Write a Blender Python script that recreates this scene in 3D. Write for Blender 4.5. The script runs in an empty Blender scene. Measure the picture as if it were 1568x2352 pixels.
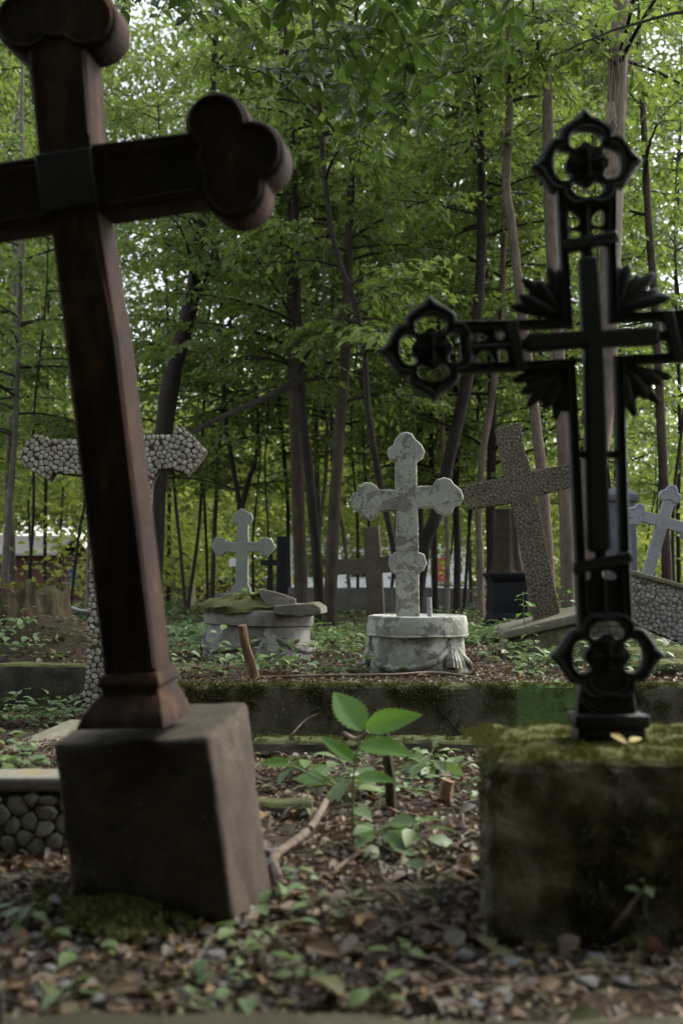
import bpy, bmesh, math, random
import numpy as np
from mathutils import Vector, Matrix, noise as mnoise

random.seed(7)
RNG = np.random.default_rng(7)
R = math.radians
SC = bpy.context.scene
COL = SC.collection

# ------------------------------------------------------------------ camera model (photo pixels at 1568 x 2352)
F, CX, CY, PITCH, CH = 2287.0, 784.0, 1176.0, R(3.86), 0.8
UP = Vector((0, 0, 1))
HZ = 0.27           # height of the raised plot behind the low wall


def ray(u, v):
    x, y = (u - CX) / F, (CY - v) / F
    return Vector((x, math.cos(PITCH) - y * math.sin(PITCH), math.sin(PITCH) + y * math.cos(PITCH)))


def at(u, v, Y):
    d = ray(u, v)
    return Vector((0, 0, CH)) + d * (Y / d.y)


def gnd(u, v, z=0.0):
    d = ray(u, v)
    return Vector((0, 0, CH)) + d * ((z - CH) / d.z)


class Fr:
    """an upright plane standing at a place, turned by yaw: pixel -> (s, t) metres in that plane"""
    def __init__(s, u, v, Y, yaw=0.0):
        s.o = at(u, v, Y)
        s.yaw = R(yaw)
        s.ex = Vector((math.cos(s.yaw), math.sin(s.yaw), 0))
        s.n = Vector((-math.sin(s.yaw), math.cos(s.yaw), 0))
        s.mpp = Y / F

    def loc(s, u, v):
        d = ray(u, v)
        c = Vector((0, 0, CH))
        t = (s.o - c).dot(s.n) / d.dot(s.n)
        p = c + d * t - s.o
        return (p.dot(s.ex), p.z)

    def locs(s, pts):
        return [s.loc(*p) for p in pts]


# ------------------------------------------------------------------ objects
def tag(o, label=None, cat=None, group=None, kind=None):
    if label: o['label'] = label
    if cat: o['category'] = cat
    if group: o['group'] = group
    if kind: o['kind'] = kind
    return o


def empty(name, loc, yaw=0.0):
    o = bpy.data.objects.new(name, None)
    COL.objects.link(o)
    o.location = loc
    o.rotation_euler = (0, 0, yaw)
    o.empty_display_size = 0.1
    return o


def thing(name, label, cat, loc, yaw=0.0, group=None):
    return tag(empty(name, loc, yaw), label, cat, group)


def link(name, me, mat, parent=None):
    o = bpy.data.objects.new(name, me)
    COL.objects.link(o)
    if mat is not None:
        me.materials.clear()
        me.materials.append(mat)
    if parent is not None:
        o.parent = parent
    return o


def npmesh(name, V, Fc, smooth=False):
    V = np.asarray(V, np.float32).reshape(-1, 3)
    Fc = np.asarray(Fc, np.int32)
    m, k = Fc.shape
    me = bpy.data.meshes.new(name)
    me.vertices.add(len(V))
    me.vertices.foreach_set('co', V.ravel())
    me.loops.add(m * k)
    me.loops.foreach_set('vertex_index', Fc.ravel())
    me.polygons.add(m)
    me.polygons.foreach_set('loop_start', np.arange(0, m * k, k, dtype=np.int32))
    if smooth:
        me.polygons.foreach_set('use_smooth', np.ones(m, bool))
    me.update(calc_edges=True)
    return me


def crown_mesh(lv, br, leafmat, name='crown'):
    (v1, t1), (v2, q2) = lv, br
    tri = np.concatenate([t1, np.concatenate([q2[:, [0, 1, 2]], q2[:, [0, 2, 3]]]) + len(v1)])
    me = npmesh(name, np.concatenate([v1, v2]), tri)
    me.materials.append(leafmat)
    me.materials.append(MT['twig'])
    mi = np.zeros(len(tri), np.int32)
    mi[len(t1):] = 1
    me.polygons.foreach_set('material_index', mi)
    sm = mi.astype(bool)
    me.polygons.foreach_set('use_smooth', sm)
    me.update()
    return me


def link_crown(lv, br, leafmat, parent):
    o = bpy.data.objects.new('crown', crown_mesh(lv, br, leafmat))
    COL.objects.link(o)
    o.parent = parent
    return o


class MB:
    def __init__(s):
        s.v, s.f = [], []

    def add(s, V, Fc):
        n = len(s.v)
        s.v += [tuple(p) for p in V]
        s.f += [tuple(i + n for i in f) for f in Fc]
        return s

    def box(s, x0, x1, y0, y1, z0, z1):
        V = [(x0, y0, z0), (x1, y0, z0), (x1, y1, z0), (x0, y1, z0), (x0, y0, z1), (x1, y0, z1), (x1, y1, z1), (x0, y1, z1)]
        return s.add(V, [(0, 3, 2, 1), (4, 5, 6, 7), (0, 1, 5, 4), (1, 2, 6, 5), (2, 3, 7, 6), (3, 0, 4, 7)])

    def loft(s, rings, cap=True):
        """rings: equal-length lists of points"""
        n = len(rings[0])
        V = [p for r in rings for p in r]
        Fc = []
        for i in range(len(rings) - 1):
            for j in range(n):
                k = (j + 1) % n
                Fc.append((i * n + j, i * n + k, (i + 1) * n + k, (i + 1) * n + j))
        if cap:
            Fc.append(tuple(range(n - 1, -1, -1)))
            Fc.append(tuple((len(rings) - 1) * n + j for j in range(n)))
        return s.add(V, Fc)

    def tube(s, pts, rad, sides=8, wob=0.0, flat=1.0):
        pts = [Vector(p) for p in pts]
        if not hasattr(rad, '__len__'):
            rad = [rad] * len(pts)
        rings = []
        ref = Vector((0.3, 1, 0.1))
        for i, p in enumerate(pts):
            d = (pts[min(i + 1, len(pts) - 1)] - pts[max(i - 1, 0)]).normalized()
            a = ref - d * ref.dot(d)
            if a.length < 1e-3:
                a = Vector((1, 0, 0)) - d * d.x
            a.normalize()
            b = d.cross(a)
            ring = []
            for j in range(sides):
                t = 2 * math.pi * j / sides
                rr = rad[i]
                if wob:
                    rr *= 1 + wob * mnoise.noise(Vector((p.x * 9 + math.cos(t) * 1.2, p.y * 9 + math.sin(t) * 1.2, p.z * 4)))
                ring.append(p + a * (rr * math.cos(t) * flat) + b * (rr * math.sin(t)))
            rings.append(ring)
        return s.loft(rings)

    def build(s, name, mat, parent=None, smooth=False, bevel=0.0, sub=0, disp=0.0, dscale=6.0, segs=2):
        me = bpy.data.meshes.new(name)
        me.from_pydata(s.v, [], s.f)
        return finish(name, me, mat, parent, smooth, bevel, sub, disp, dscale, segs)


def finish(name, me, mat, parent=None, smooth=False, bevel=0.0, sub=0, disp=0.0, dscale=6.0, segs=2):
    bm = bmesh.new()
    bm.from_mesh(me)
    bmesh.ops.recalc_face_normals(bm, faces=bm.faces)
    if bevel:
        eds = [e for e in bm.edges if len(e.link_faces) == 2 and e.calc_face_angle(0) > 0.5]
        bmesh.ops.bevel(bm, geom=eds, offset=bevel, segments=segs, profile=0.5, affect='EDGES', clamp_overlap=True)
    if sub:
        for _ in range(sub):
            bmesh.ops.subdivide_edges(bm, edges=bm.edges[:], cuts=1, use_grid_fill=True)
    if disp:
        bm.normal_update()
        mv = {}
        for v in bm.verts:
            q = v.co * dscale
            k = mnoise.noise(q) + 0.5 * mnoise.noise(q * 2.3 + Vector((5, 1, 2))) + 0.3 * mnoise.noise(q * 5.1)
            mv[v] = v.co + v.normal * (k * disp)
        for v, c in mv.items():
            v.co = c
    bm.to_mesh(me)
    bm.free()
    if smooth:
        me.shade_smooth()
        try:
            me.set_sharp_from_angle(angle=R(38))
        except Exception:
            pass
    return link(name, me, mat, parent)


def cr(pts, n=6, closed=True):
    """Catmull-Rom through points"""
    out = []
    N = len(pts)
    rng = range(N) if closed else range(N - 1)
    for i in rng:
        if closed:
            p0, p1, p2, p3 = pts[i - 1], pts[i], pts[(i + 1) % N], pts[(i + 2) % N]
        else:
            p0, p1, p2, p3 = pts[max(i - 1, 0)], pts[i], pts[i + 1], pts[min(i + 2, N - 1)]
        for k in range(n):
            t = k / n
            out.append(tuple(0.5 * ((2 * b) + (-a + c) * t + (2 * a - 5 * b + 4 * c - d) * t * t + (-a + 3 * b - 3 * c + d) * t ** 3)
                             for a, b, c, d in zip(p0, p1, p2, p3)))
    if not closed:
        out.append(tuple(pts[-1]))
    return out


def dens(pts, step):
    out = []
    for i, p in enumerate(pts):
        q = pts[(i + 1) % len(pts)]
        n = max(1, int(math.hypot(q[0] - p[0], q[1] - p[1]) / step))
        out += [(p[0] + (q[0] - p[0]) * k / n, p[1] + (q[1] - p[1]) * k / n) for k in range(n)]
    return out


def jit(pts, amp, sc=40.0, seed=0.0):
    return [(x + amp * mnoise.noise(Vector((x * sc, y * sc, seed))), y + amp * mnoise.noise(Vector((x * sc, y * sc, seed + 9.3)))) for x, y in pts]


def plate_mesh(name, loops, y, th, bevel=0.004, res=2):
    """filled outline(s) with holes in the local x-z plane, centred on depth y, th thick"""
    cu = bpy.data.curves.new(name, 'CURVE')
    cu.dimensions = '2D'
    cu.fill_mode = 'BOTH'
    for lp in loops:
        sp = cu.splines.new('POLY')
        sp.points.add(len(lp) - 1)
        for i, (a, b) in enumerate(lp):
            sp.points[i].co = (a, b, 0, 1)
        sp.use_cyclic_u = True
    cu.extrude = max(th / 2 - bevel, 0.0005)
    cu.bevel_depth = bevel
    cu.bevel_resolution = res
    cu.offset = -bevel
    o = bpy.data.objects.new('tmp', cu)
    COL.objects.link(o)
    dg = bpy.context.evaluated_depsgraph_get()
    me = bpy.data.meshes.new_from_object(o.evaluated_get(dg))
    bpy.data.objects.remove(o)
    bpy.data.curves.remove(cu)
    me.name = name
    n = len(me.vertices)
    c = np.empty(n * 3, np.float32)
    me.vertices.foreach_get('co', c)
    c = c.reshape(-1, 3)
    c = np.stack([c[:, 0], y - c[:, 2], c[:, 1]], 1)
    me.vertices.foreach_set('co', c.ravel())
    me.update()
    return me


def plate(name, loops, y, th, mat, parent, bevel=0.004, smooth=True):
    me = plate_mesh(name, loops, y, th, bevel)
    if smooth:
        me.shade_smooth()
        try:
            me.set_sharp_from_angle(angle=R(40))
        except Exception:
            pass
    return link(name, me, mat, parent)


def merge_into(base, others):
    bm = bmesh.new()
    for me in [base] + others:
        bm.from_mesh(me)
    bm.to_mesh(base)
    bm.free()
    for me in others:
        bpy.data.meshes.remove(me)
    return base


def strip(pts, w):
    """outline of a mitred band of width w along an open polyline"""
    P = [Vector(p) for p in pts]
    L, Rr = [], []
    for i, p in enumerate(P):
        d0 = (p - P[i - 1]).normalized() if i else (P[1] - p).normalized()
        d1 = (P[i + 1] - p).normalized() if i < len(P) - 1 else d0
        n0, n1 = Vector((-d0.y, d0.x)), Vector((-d1.y, d1.x))
        n = (n0 + n1).normalized()
        k = w / 2 / max(n.dot(n0), 0.35)
        L.append(tuple(p + n * k))
        Rr.append(tuple(p - n * k))
    return L + Rr[::-1]


# ------------------------------------------------------------------ materials
class M:
    def __init__(s, name):
        s.m = bpy.data.materials.new(name)
        s.m.use_nodes = True
        s.nt = s.m.node_tree
        s.nt.nodes.clear()
        s.out = s.nt.nodes.new('ShaderNodeOutputMaterial')
        s._co = None

    def n(s, t, **kw):
        nd = s.nt.nodes.new(t)
        for k, v in kw.items():
            setattr(nd, k, v)
        return nd

    def lk(s, a, b):
        s.nt.links.new(a, b)

    def put(s, sock, v):
        if hasattr(v, 'is_output'):
            s.lk(v, sock)
        elif isinstance(v, (tuple, list)) and len(v) == 3 and sock.type == 'RGBA':
            sock.default_value = (*v, 1)
        else:
            sock.default_value = v

    def co(s, scale=(1, 1, 1), world=False):
        if world:
            c = s.n('ShaderNodeNewGeometry').outputs['Position']
        else:
            c = s.n('ShaderNodeTexCoord').outputs['Object']
        mp = s.n('ShaderNodeMapping')
        s.lk(c, mp.inputs['Vector'])
        mp.inputs['Scale'].default_value = scale
        return mp.outputs[0]

    def noise(s, sc, det=4, rough=.6, vec=None, dist=0.0):
        nd = s.n('ShaderNodeTexNoise')
        nd.inputs['Scale'].default_value = sc
        nd.inputs['Detail'].default_value = det
        nd.inputs['Roughness'].default_value = rough
        nd.inputs['Distortion'].default_value = dist
        s.lk(vec or s.co(), nd.inputs['Vector'])
        return nd.outputs['Fac']

    def vor(s, sc, feat='F1', vec=None, rand=1.0):
        nd = s.n('ShaderNodeTexVoronoi')
        nd.feature = feat
        nd.inputs['Scale'].default_value = sc
        nd.inputs['Randomness'].default_value = rand
        s.lk(vec or s.co(), nd.inputs['Vector'])
        return nd.outputs

    def ramp(s, fac, stops):
        nd = s.n('ShaderNodeValToRGB')
        el = nd.color_ramp.elements
        while len(el) < len(stops):
            el.new(0.5)
        for e, (p, c) in zip(el, stops):
            e.position = p
            e.color = (*c, 1) if isinstance(c, (tuple, list)) else (c, c, c, 1)
        s.lk(fac, nd.inputs[0])
        return nd.outputs[0]

    def mix(s, f, a, b, mode='MIX'):
        nd = s.n('ShaderNodeMix', data_type='RGBA', blend_type=mode)
        s.put(nd.inputs[0], f)
        s.put(nd.inputs[6], a)
        s.put(nd.inputs[7], b)
        return nd.outputs[2]

    def math(s, op, a, b=0.0, clamp=False):
        nd = s.n('ShaderNodeMath', operation=op, use_clamp=clamp)
        s.put(nd.inputs[0], a)
        s.put(nd.inputs[1], b)
        return nd.outputs[0]

    def bump(s, h, dist=0.01, st=1.0, nrm=None):
        nd = s.n('ShaderNodeBump')
        nd.inputs['Strength'].default_value = st
        nd.inputs['Distance'].default_value = dist
        s.lk(h, nd.inputs['Height'])
        if nrm is not None:
            s.lk(nrm, nd.inputs['Normal'])
        return nd.outputs[0]

    def upness(s, lo=.3, hi=.9):
        g = s.n('ShaderNodeNewGeometry')
        sx = s.n('ShaderNodeSeparateXYZ')
        s.lk(g.outputs['Normal'], sx.inputs[0])
        return s.ramp(sx.outputs[2], [(lo, 0.0), (hi, 1.0)])

    def rnd(s):
        return s.n('ShaderNodeNewGeometry').outputs['Random Per Island']

    def bsdf(s, col, rough=.8, nrm=None, spec=.3, metal=0.0):
        b = s.n('ShaderNodeBsdfPrincipled')
        s.put(b.inputs['Base Color'], col)
        s.put(b.inputs['Roughness'], rough)
        b.inputs['Specular IOR Level'].default_value = spec
        b.inputs['Metallic'].default_value = metal
        if nrm is not None:
            s.lk(nrm, b.inputs['Normal'])
        return b.outputs[0]

    def done(s, sh):
        s.lk(sh, s.out.inputs['Surface'])
        return s.m


def leaf_mat(name, cols, trans, tmix=.45, rough=.45, spec=.35, wn=.35):
    m = M(name)
    r = m.rnd()
    c = m.ramp(r, [(i / (len(cols) - 1), k) for i, k in enumerate(cols)])
    big = m.noise(wn, 2, .5, m.co(world=True))
    c = m.mix(m.ramp(big, [(.3, .0), (.7, .55)]), c, m.mix(1.0, c, (1.25, 1.15, .8), 'MULTIPLY'))
    b = m.bsdf(c, rough, None, spec)
    t = m.n('ShaderNodeBsdfTranslucent')
    m.put(t.inputs[0], m.mix(.55, c, trans))
    mx = m.n('ShaderNodeMixShader')
    mx.inputs[0].default_value = tmix
    m.lk(b, mx.inputs[1])
    m.lk(t.outputs[0], mx.inputs[2])
    return m.done(mx.outputs[0])


MT = {}
MT['leaf'] = leaf_mat('forest_leaf', [(.054, .084, .021), (.076, .118, .029), (.063, .098, .033), (.108, .145, .032), (.076, .108, .04)], (.26, .38, .055), .52, .38, .5)
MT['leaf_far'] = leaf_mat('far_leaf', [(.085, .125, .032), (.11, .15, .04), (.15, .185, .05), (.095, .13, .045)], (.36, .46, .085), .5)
MT['leaf_bush_lit'] = leaf_mat('lit_bush_leaf', [(.13, .18, .04), (.17, .22, .05), (.22, .26, .06), (.14, .18, .06)], (.48, .56, .1), .5)  # leaf colour raised so the bushes look brightly lit
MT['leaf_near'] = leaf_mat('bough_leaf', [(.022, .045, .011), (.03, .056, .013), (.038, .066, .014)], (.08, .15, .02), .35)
MT['leaf_bright'] = leaf_mat('sapling_leaf', [(.065, .15, .025), (.085, .18, .03), (.1, .2, .04)], (.18, .38, .05), .4, .42, .35, 25)
MT['herb'] = leaf_mat('herb_leaf', [(.085, .135, .055), (.12, .18, .085), (.10, .16, .05), (.14, .19, .085)], (.2, .32, .08), .25, .5, .35)
MT['dead'] = leaf_mat('dead_leaf', [(.068, .045, .030), (.10, .068, .045), (.16, .11, .072), (.042, .03, .022), (.12, .112, .10), (.085, .057, .039), (.21, .13, .055), (.07, .052, .042), (.12, .13, .055), (.085, .056, .042)],
                      (.2, .11, .05), .12, .6, .3, 2.0)


def m_bark(name, a, b, moss=.0):
    m = M(name)
    v = m.co((1, 1, .22), world=True)
    n1 = m.noise(38, 5, .65, v)
    n2 = m.noise(5, 3, .6, m.co((1, 1, .5), world=True))
    c = m.ramp(n1, [(.3, a), (.7, b)])
    c = m.mix(m.ramp(n2, [(.45, 0.0), (.7, .55)]), c, tuple(k * .55 for k in a))
    if moss:
        c = m.mix(m.math('MULTIPLY', m.ramp(m.noise(7, 3, .6, m.co(world=True)), [(.5, 0.0), (.65, 1.0)]), moss), c, (.06, .075, .025))
    band = m.noise(6, 2, .5, m.co((.3, .3, 3.5), world=True))
    c = m.mix(m.ramp(band, [(.56, 0.0), (.68, .35)]), c, tuple(k * .5 for k in a))
    return m.done(m.bsdf(c, .9, m.bump(n1, .012, .7), .15))


MT['bark_tan'] = m_bark('tan_bark', (.09, .068, .05), (.165, .128, .098))
MT['bark_grey'] = m_bark('grey_bark', (.075, .065, .052), (.13, .115, .095), .3)
MT['bark_dark'] = m_bark('dark_bark', (.016, .0125, .010), (.034, .027, .021))
MT['bark_brown'] = m_bark('brown_bark', (.032, .023, .017), (.062, .045, .033), .3)
MT['twig'] = m_bark('twig_bark', (.018, .014, .011), (.036, .028, .021))


def m_rust():
    m = M('rusted_iron')
    n1 = m.noise(9, 5, .7, m.co((1, 1, .35)))
    n2 = m.noise(60, 3, .7)
    c = m.ramp(n1, [(.3, (.02, .012, .009)), (.5, (.040, .023, .016)), (.68, (.11, .054, .029)), (.85, (.18, .092, .04))])
    c = m.mix(m.ramp(n2, [(.55, 0.0), (.75, .5)]), c, (.02, .016, .014))
    n3 = m.noise(26, 8, .8, m.co((1, 1, .25)))
    c = m.mix(m.ramp(n3, [(.48, 0.0), (.66, .8)]), c, (.016, .011, .009))
    c = m.mix(m.ramp(m.noise(18, 8, .8), [(.6, 0.0), (.72, .7)]), c, (.17, .085, .04))
    return m.done(m.bsdf(c, .85, m.bump(m.math('ADD', n2, m.math('MULTIPLY', n3, 2.0)), .004, .8), .2))


def m_iron():
    m = M('black_cast_iron')
    n1 = m.noise(14, 5, .7)
    n2 = m.noise(90, 3, .7)
    c = m.ramp(n1, [(.35, (.010, .0095, .0095)), (.6, (.018, .017, .016)), (.8, (.035, .026, .022))])
    return m.done(m.bsdf(c, m.ramp(n2, [(.3, .45), (.7, .7)]), m.bump(n2, .002, .4), .35))


def m_stone(name, a, b, spot=(.02, .02, .018), moss=0.0, mossc=(.05, .06, .018), sc=1.0, stain=.5, bumpd=.006, algae=None, specks=0.0):
    m = M(name)
    n1 = m.noise(5 * sc, 6, .7)
    n2 = m.noise(55 * sc, 4, .7)
    n3 = m.noise(2.6 * sc, 7, .72, m.co((1, 1, .55)), .8)
    c = m.ramp(n1, [(.3, a), (.72, b)])
    c = m.mix(m.ramp(n3, [(.5, 0.0), (.7, stain)]), c, spot)
    c = m.mix(m.ramp(n2, [(.35, .35), (.6, 0.0)]), c, tuple(k * .45 for k in a))
    h = n2
    if moss:
        f = m.math('MULTIPLY', m.ramp(m.math('ADD', m.math('MULTIPLY', m.upness(.2, .9), .45), m.noise(9 * sc, 5, .75)), [(.62, 0.0), (.8, 1.0)]), moss)
        mc = m.mix(m.ramp(m.noise(40, 3, .7), [(.3, 0.0), (.7, 1.0)]), tuple(k * .5 for k in mossc), mossc)
        c = m.mix(f, c, mc)
        h = m.math('ADD', m.math('MULTIPLY', n2, .6), m.math('MULTIPLY', f, m.noise(120, 3, .7)))
    if specks:
        d = m.vor(26 * sc, 'F1')['Distance']
        k = m.math('MULTIPLY', m.ramp(d, [(.16, 1.0), (.3, 0.0)]), m.ramp(m.noise(6 * sc, 4, .7), [(.5, 0.0), (.6, specks)]))
        c = m.mix(k, c, (.22, .22, .17))
    if algae:
        sx = m.n('ShaderNodeSeparateXYZ')
        m.lk(m.co(), sx.inputs[0])
        t = m.math('ABSOLUTE', m.math('SUBTRACT', sx.outputs[0], algae[0]))
        t = m.math('ADD', t, m.math('MULTIPLY', m.math('SUBTRACT', m.noise(7, 5, .7, m.co((1, 1, 3.5))), .5), .5))
        c = m.mix(m.ramp(t, [(algae[1] - .07, .96), (algae[1] + .02, 0.0)]), c, m.mix(m.ramp(m.noise(30, 4, .7), [(.3, 0.0), (.7, 1.0)]), (.085, .15, .045), (.15, .24, .085)))
    return m.done(m.bsdf(c, .92, m.bump(h, bumpd, .8), .2))


def m_peel():
    """old whitewash flaking off grey concrete"""
    m = M('peeling_whitewash')
    w = m.noise(8, 14, .8, dist=.25)
    edge = m.ramp(w, [(.525, 0.0), (.565, 1.0)])
    paint = m.ramp(m.noise(4, 6, .75), [(.3, (.34, .345, .295)), (.65, (.54, .54, .47))])
    paint = m.mix(m.ramp(m.noise(70, 5, .8), [(.36, .6), (.56, 0.0)]), paint, (.24, .235, .2))
    conc = m.ramp(m.noise(14, 7, .8), [(.35, (.17, .165, .14)), (.7, (.34, .33, .285))])
    c = m.mix(edge, paint, conc)
    rim = m.ramp(w, [(.522, 0.0), (.533, 1.0), (.536, 1.0), (.543, 0.0)])
    c = m.mix(m.math('MULTIPLY', rim, .55), c, (.10, .095, .08))
    dn = m.n('ShaderNodeTexNoise')
    dn.inputs['Scale'].default_value = 14
    dn.inputs['Detail'].default_value = 4
    m.lk(m.co(), dn.inputs['Vector'])
    va = m.n('ShaderNodeVectorMath', operation='MULTIPLY_ADD')
    m.lk(dn.outputs['Color'], va.inputs[0])
    va.inputs[1].default_value = (.09, .09, .09)
    m.lk(m.co(), va.inputs[2])
    ck = m.vor(11, 'DISTANCE_TO_EDGE', va.outputs[0])['Distance']
    crack = m.ramp(ck, [(.006, 1.0), (.02, 0.0)])
    crack = m.math('MULTIPLY', crack, m.ramp(m.noise(3.5, 4, .6), [(.5, 0.0), (.6, .6)]))
    c = m.mix(crack, c, (.09, .08, .065))
    c = m.mix(m.ramp(m.noise(6, 8, .8, m.co((1, 1, .3))), [(.52, 0.0), (.72, .8)]), c, (.13, .12, .09))
    sz = m.n('ShaderNodeSeparateXYZ')
    m.lk(m.co(), sz.inputs[0])
    low = m.math('ADD', m.math('MULTIPLY', sz.outputs[2], -1.9), m.noise(9, 7, .75))
    c = m.mix(m.ramp(low, [(.22, 0.0), (.5, .85)]), c, (.10, .088, .055))
    h = m.math('ADD', m.math('MULTIPLY', edge, -.8), m.math('MULTIPLY', m.noise(45, 4, .7), .5))
    h = m.math('ADD', h, m.math('MULTIPLY', crack, -.5))
    return m.done(m.bsdf(c, .85, m.bump(h, .006, .8), .25))


def m_pebble(name, sc, cols, joint, jw=.06, vec=(1, 1, 1), bd=.02):
    """pebbles set in mortar"""
    m = M(name)
    v = m.co(vec)
    dn = m.n('ShaderNodeTexNoise')
    dn.inputs['Scale'].default_value = sc * .7
    m.lk(v, dn.inputs['Vector'])
    va = m.n('ShaderNodeVectorMath', operation='MULTIPLY_ADD')
    m.lk(dn.outputs['Color'], va.inputs[0])
    va.inputs[1].default_value = (.35 / sc, .35 / sc, .35 / sc)
    m.lk(v, va.inputs[2])
    v2 = va.outputs[0]
    d = m.vor(sc, 'DISTANCE_TO_EDGE', v2)['Distance']
    cell = m.vor(sc, 'F1', v2)
    sep = m.n('ShaderNodeSeparateColor')
    m.lk(cell['Color'], sep.inputs[0])
    c = m.ramp(sep.outputs[0], [(i / (len(cols) - 1), k) for i, k in enumerate(cols)])
    c = m.mix(m.ramp(m.noise(sc * 3, 4, .7), [(.4, .35), (.65, 0.0)]), c, tuple(k * .5 for k in cols[0]))
    jn = m.ramp(d, [(jw * .5, 1.0), (jw * 1.3, 0.0)])
    c = m.mix(jn, c, joint)
    h = m.ramp(d, [(0.0, 0.0), (jw * 1.6, .6), (jw * 5, 1.0)])
    h = m.math('ADD', h, m.math('MULTIPLY', m.noise(sc * 4, 3, .7), .12))
    return m.done(m.bsdf(c, .8, m.bump(h, bd, .9), .3))


MT['rust'] = m_rust()
MT['iron'] = m_iron()
MT['plinth'] = m_stone('plinth_stone', (.046, .036, .028), (.105, .08, .062), (.03, .026, .017), .25, (.07, .07, .04), 1.6, .8, .006, None, .35)
MT['mossblock'] = m_stone('mossy_rock', (.07, .063, .045), (.40, .35, .245), (.02, .024, .012), 1.0, (.16, .16, .045), 1.6, .92, .03, None, .8)
MT['wall'] = m_stone('old_concrete_wall', (.08, .073, .055), (.19, .17, .13), (.025, .026, .016), .9, (.10, .11, .035), 1.3, .85, .01)
MT['wallgreen'] = m_stone('old_concrete_wall_with_algae', (.08, .072, .054), (.2, .175, .13), (.022, .023, .014), .9, (.10, .11, .035), 1.3, .85, .01, (-.86, .21), .7)
MT['slabstone'] = m_stone('rough_grey_stone', (.14, .125, .10), (.27, .245, .205), (.06, .055, .04), .5, (.09, .09, .035), 1.2, .5, .01)
MT['brownstone'] = m_stone('brown_concrete', (.055, .045, .03), (.10, .083, .056), (.03, .027, .017), .5, (.04, .04, .018), 1.2, .4)
MT['greystone'] = m_stone('pale_painted_stone', (.19, .205, .175), (.27, .285, .245), (.15, .155, .13), .1, (.09, .09, .04), 1.0, .4)
MT['zinc'] = m_stone('grey_painted_iron', (.25, .255, .265), (.33, .335, .345), (.17, .175, .18), 0.0, sc=1.0, stain=.35, bumpd=.003)
MT['granite'] = m_stone('black_granite', (.011, .012, .013), (.022, .023, .024), (.008, .008, .009), 0.0, sc=2.0, stain=.4, bumpd=.002)
MT['bluegran'] = m_stone('grey_granite', (.075, .08, .095), (.12, .127, .145), (.06, .06, .07), 0.0, sc=2.0, stain=.3, bumpd=.002)
MT['peel'] = m_peel()
MT['drapestone'] = m_stone('grey_carved_stone', (.2, .188, .17), (.36, .34, .315), (.085, .078, .06), .5, (.09, .085, .03), 1.6, .85, .01, None, .5)
MT['palepebble'] = m_pebble('pale_pebbles', 31, [(.28, .27, .23), (.42, .41, .36), (.5, .49, .45), (.35, .32, .26)], (.12, .095, .065), .06, bd=.012)
MT['brownpebble'] = m_pebble('brown_pebbles', 43, [(.16, .135, .095), (.26, .225, .165), (.2, .165, .12), (.23, .21, .16)], (.085, .064, .045), .075, bd=.012)
MT['greypebble'] = m_pebble('grey_pebbles', 28, [(.2, .195, .19), (.3, .295, .29), (.25, .235, .225), (.35, .34, .335)], (.045, .04, .036), .075, bd=.02)
MT['kerbpebble'] = m_pebble('kerb_pebbles', 15, [(.36, .36, .30), (.5, .49, .43), (.42, .42, .36)], (.1, .09, .07), .045, bd=.012)
MT['ochre'] = m_stone('lichened_coping', (.17, .165, .13), (.28, .27, .22), (.26, .17, .02), 0.0, sc=3, stain=.85)
MT['concrete'] = m_stone('pale_concrete', (.14, .128, .095), (.22, .20, .155), (.12, .115, .075), .2, (.1, .11, .04), 1.4, .5)
MT['stake'] = m_bark('stake_wood', (.13, .075, .042), (.28, .19, .12))
MT['stick'] = m_bark('stick_wood', (.14, .105, .08), (.24, .19, .15))
MT['stump'] = m_bark('rotten_wood', (.03, .021, .014), (.10, .07, .045), .6)
MT['moss'] = m_stone('moss', (.05, .055, .016), (.13, .13, .04), (.05, .04, .02), 0.0, sc=4, stain=.6, bumpd=.015)
MT['rock'] = m_stone('grey_pebble_rock', (.16, .155, .155), (.26, .25, .25), (.1, .09, .08), .15, sc=4, stain=.5)
MT['soil'] = None


def m_ground():
    m = M('forest_soil')
    v = m.co(world=True)
    n1 = m.noise(2.5, 6, .7, v)
    n2 = m.noise(35, 5, .75, v)
    c = m.ramp(n2, [(.3, (.025, .019, .013)), (.55, (.07, .05, .035)), (.75, (.13, .095, .07))])
    c = m.mix(m.ramp(n1, [(.5, 0.0), (.66, .55)]), c, (.05, .06, .02))
    return m.done(m.bsdf(c, .95, m.bump(n2, .03, 1.0), .15))


MT['soil'] = m_ground()


def m_flat(name, a, b, sc=6, rough=.8):
    m = M(name)
    n1 = m.noise(sc, 4, .6)
    return m.done(m.bsdf(m.ramp(n1, [(.3, a), (.7, b)]), rough, m.bump(n1, .01, .3), .3))


MT['redwall'] = m_flat('red_brown_brick', (.05, .022, .016), (.10, .04, .028), 3)
MT['roof'] = m_flat('pale_tin_roof', (.24, .21, .195), (.34, .30, .28), 1.5)
MT['blue'] = m_flat('blue_paint', (.02, .045, .10), (.03, .065, .14), 3)
MT['whitewall'] = m_flat('pale_plaster', (.6, .6, .58), (.72, .72, .7), 1)
MT['redband'] = m_flat('red_paint', (.3, .045, .04), (.36, .07, .06), 2)
MT['crypt'] = m_flat('olive_plaster', (.13, .125, .09), (.2, .19, .145), 4)
MT['glass'] = m_flat('dark_window_glass', (.02, .022, .025), (.03, .035, .04), 4, .15)
MT['sign'] = m_flat('white_enamel', (.6, .6, .6), (.7, .7, .7), 4)
MT['fence'] = m_flat('dark_fence_paint', (.025, .024, .022), (.045, .042, .038), 12)
MT['farwall'] = m_stone('far_grey_wall', (.09, .085, .075), (.16, .152, .135), (.08, .075, .07), .3, (.06, .08, .03), .8, .5)

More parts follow.
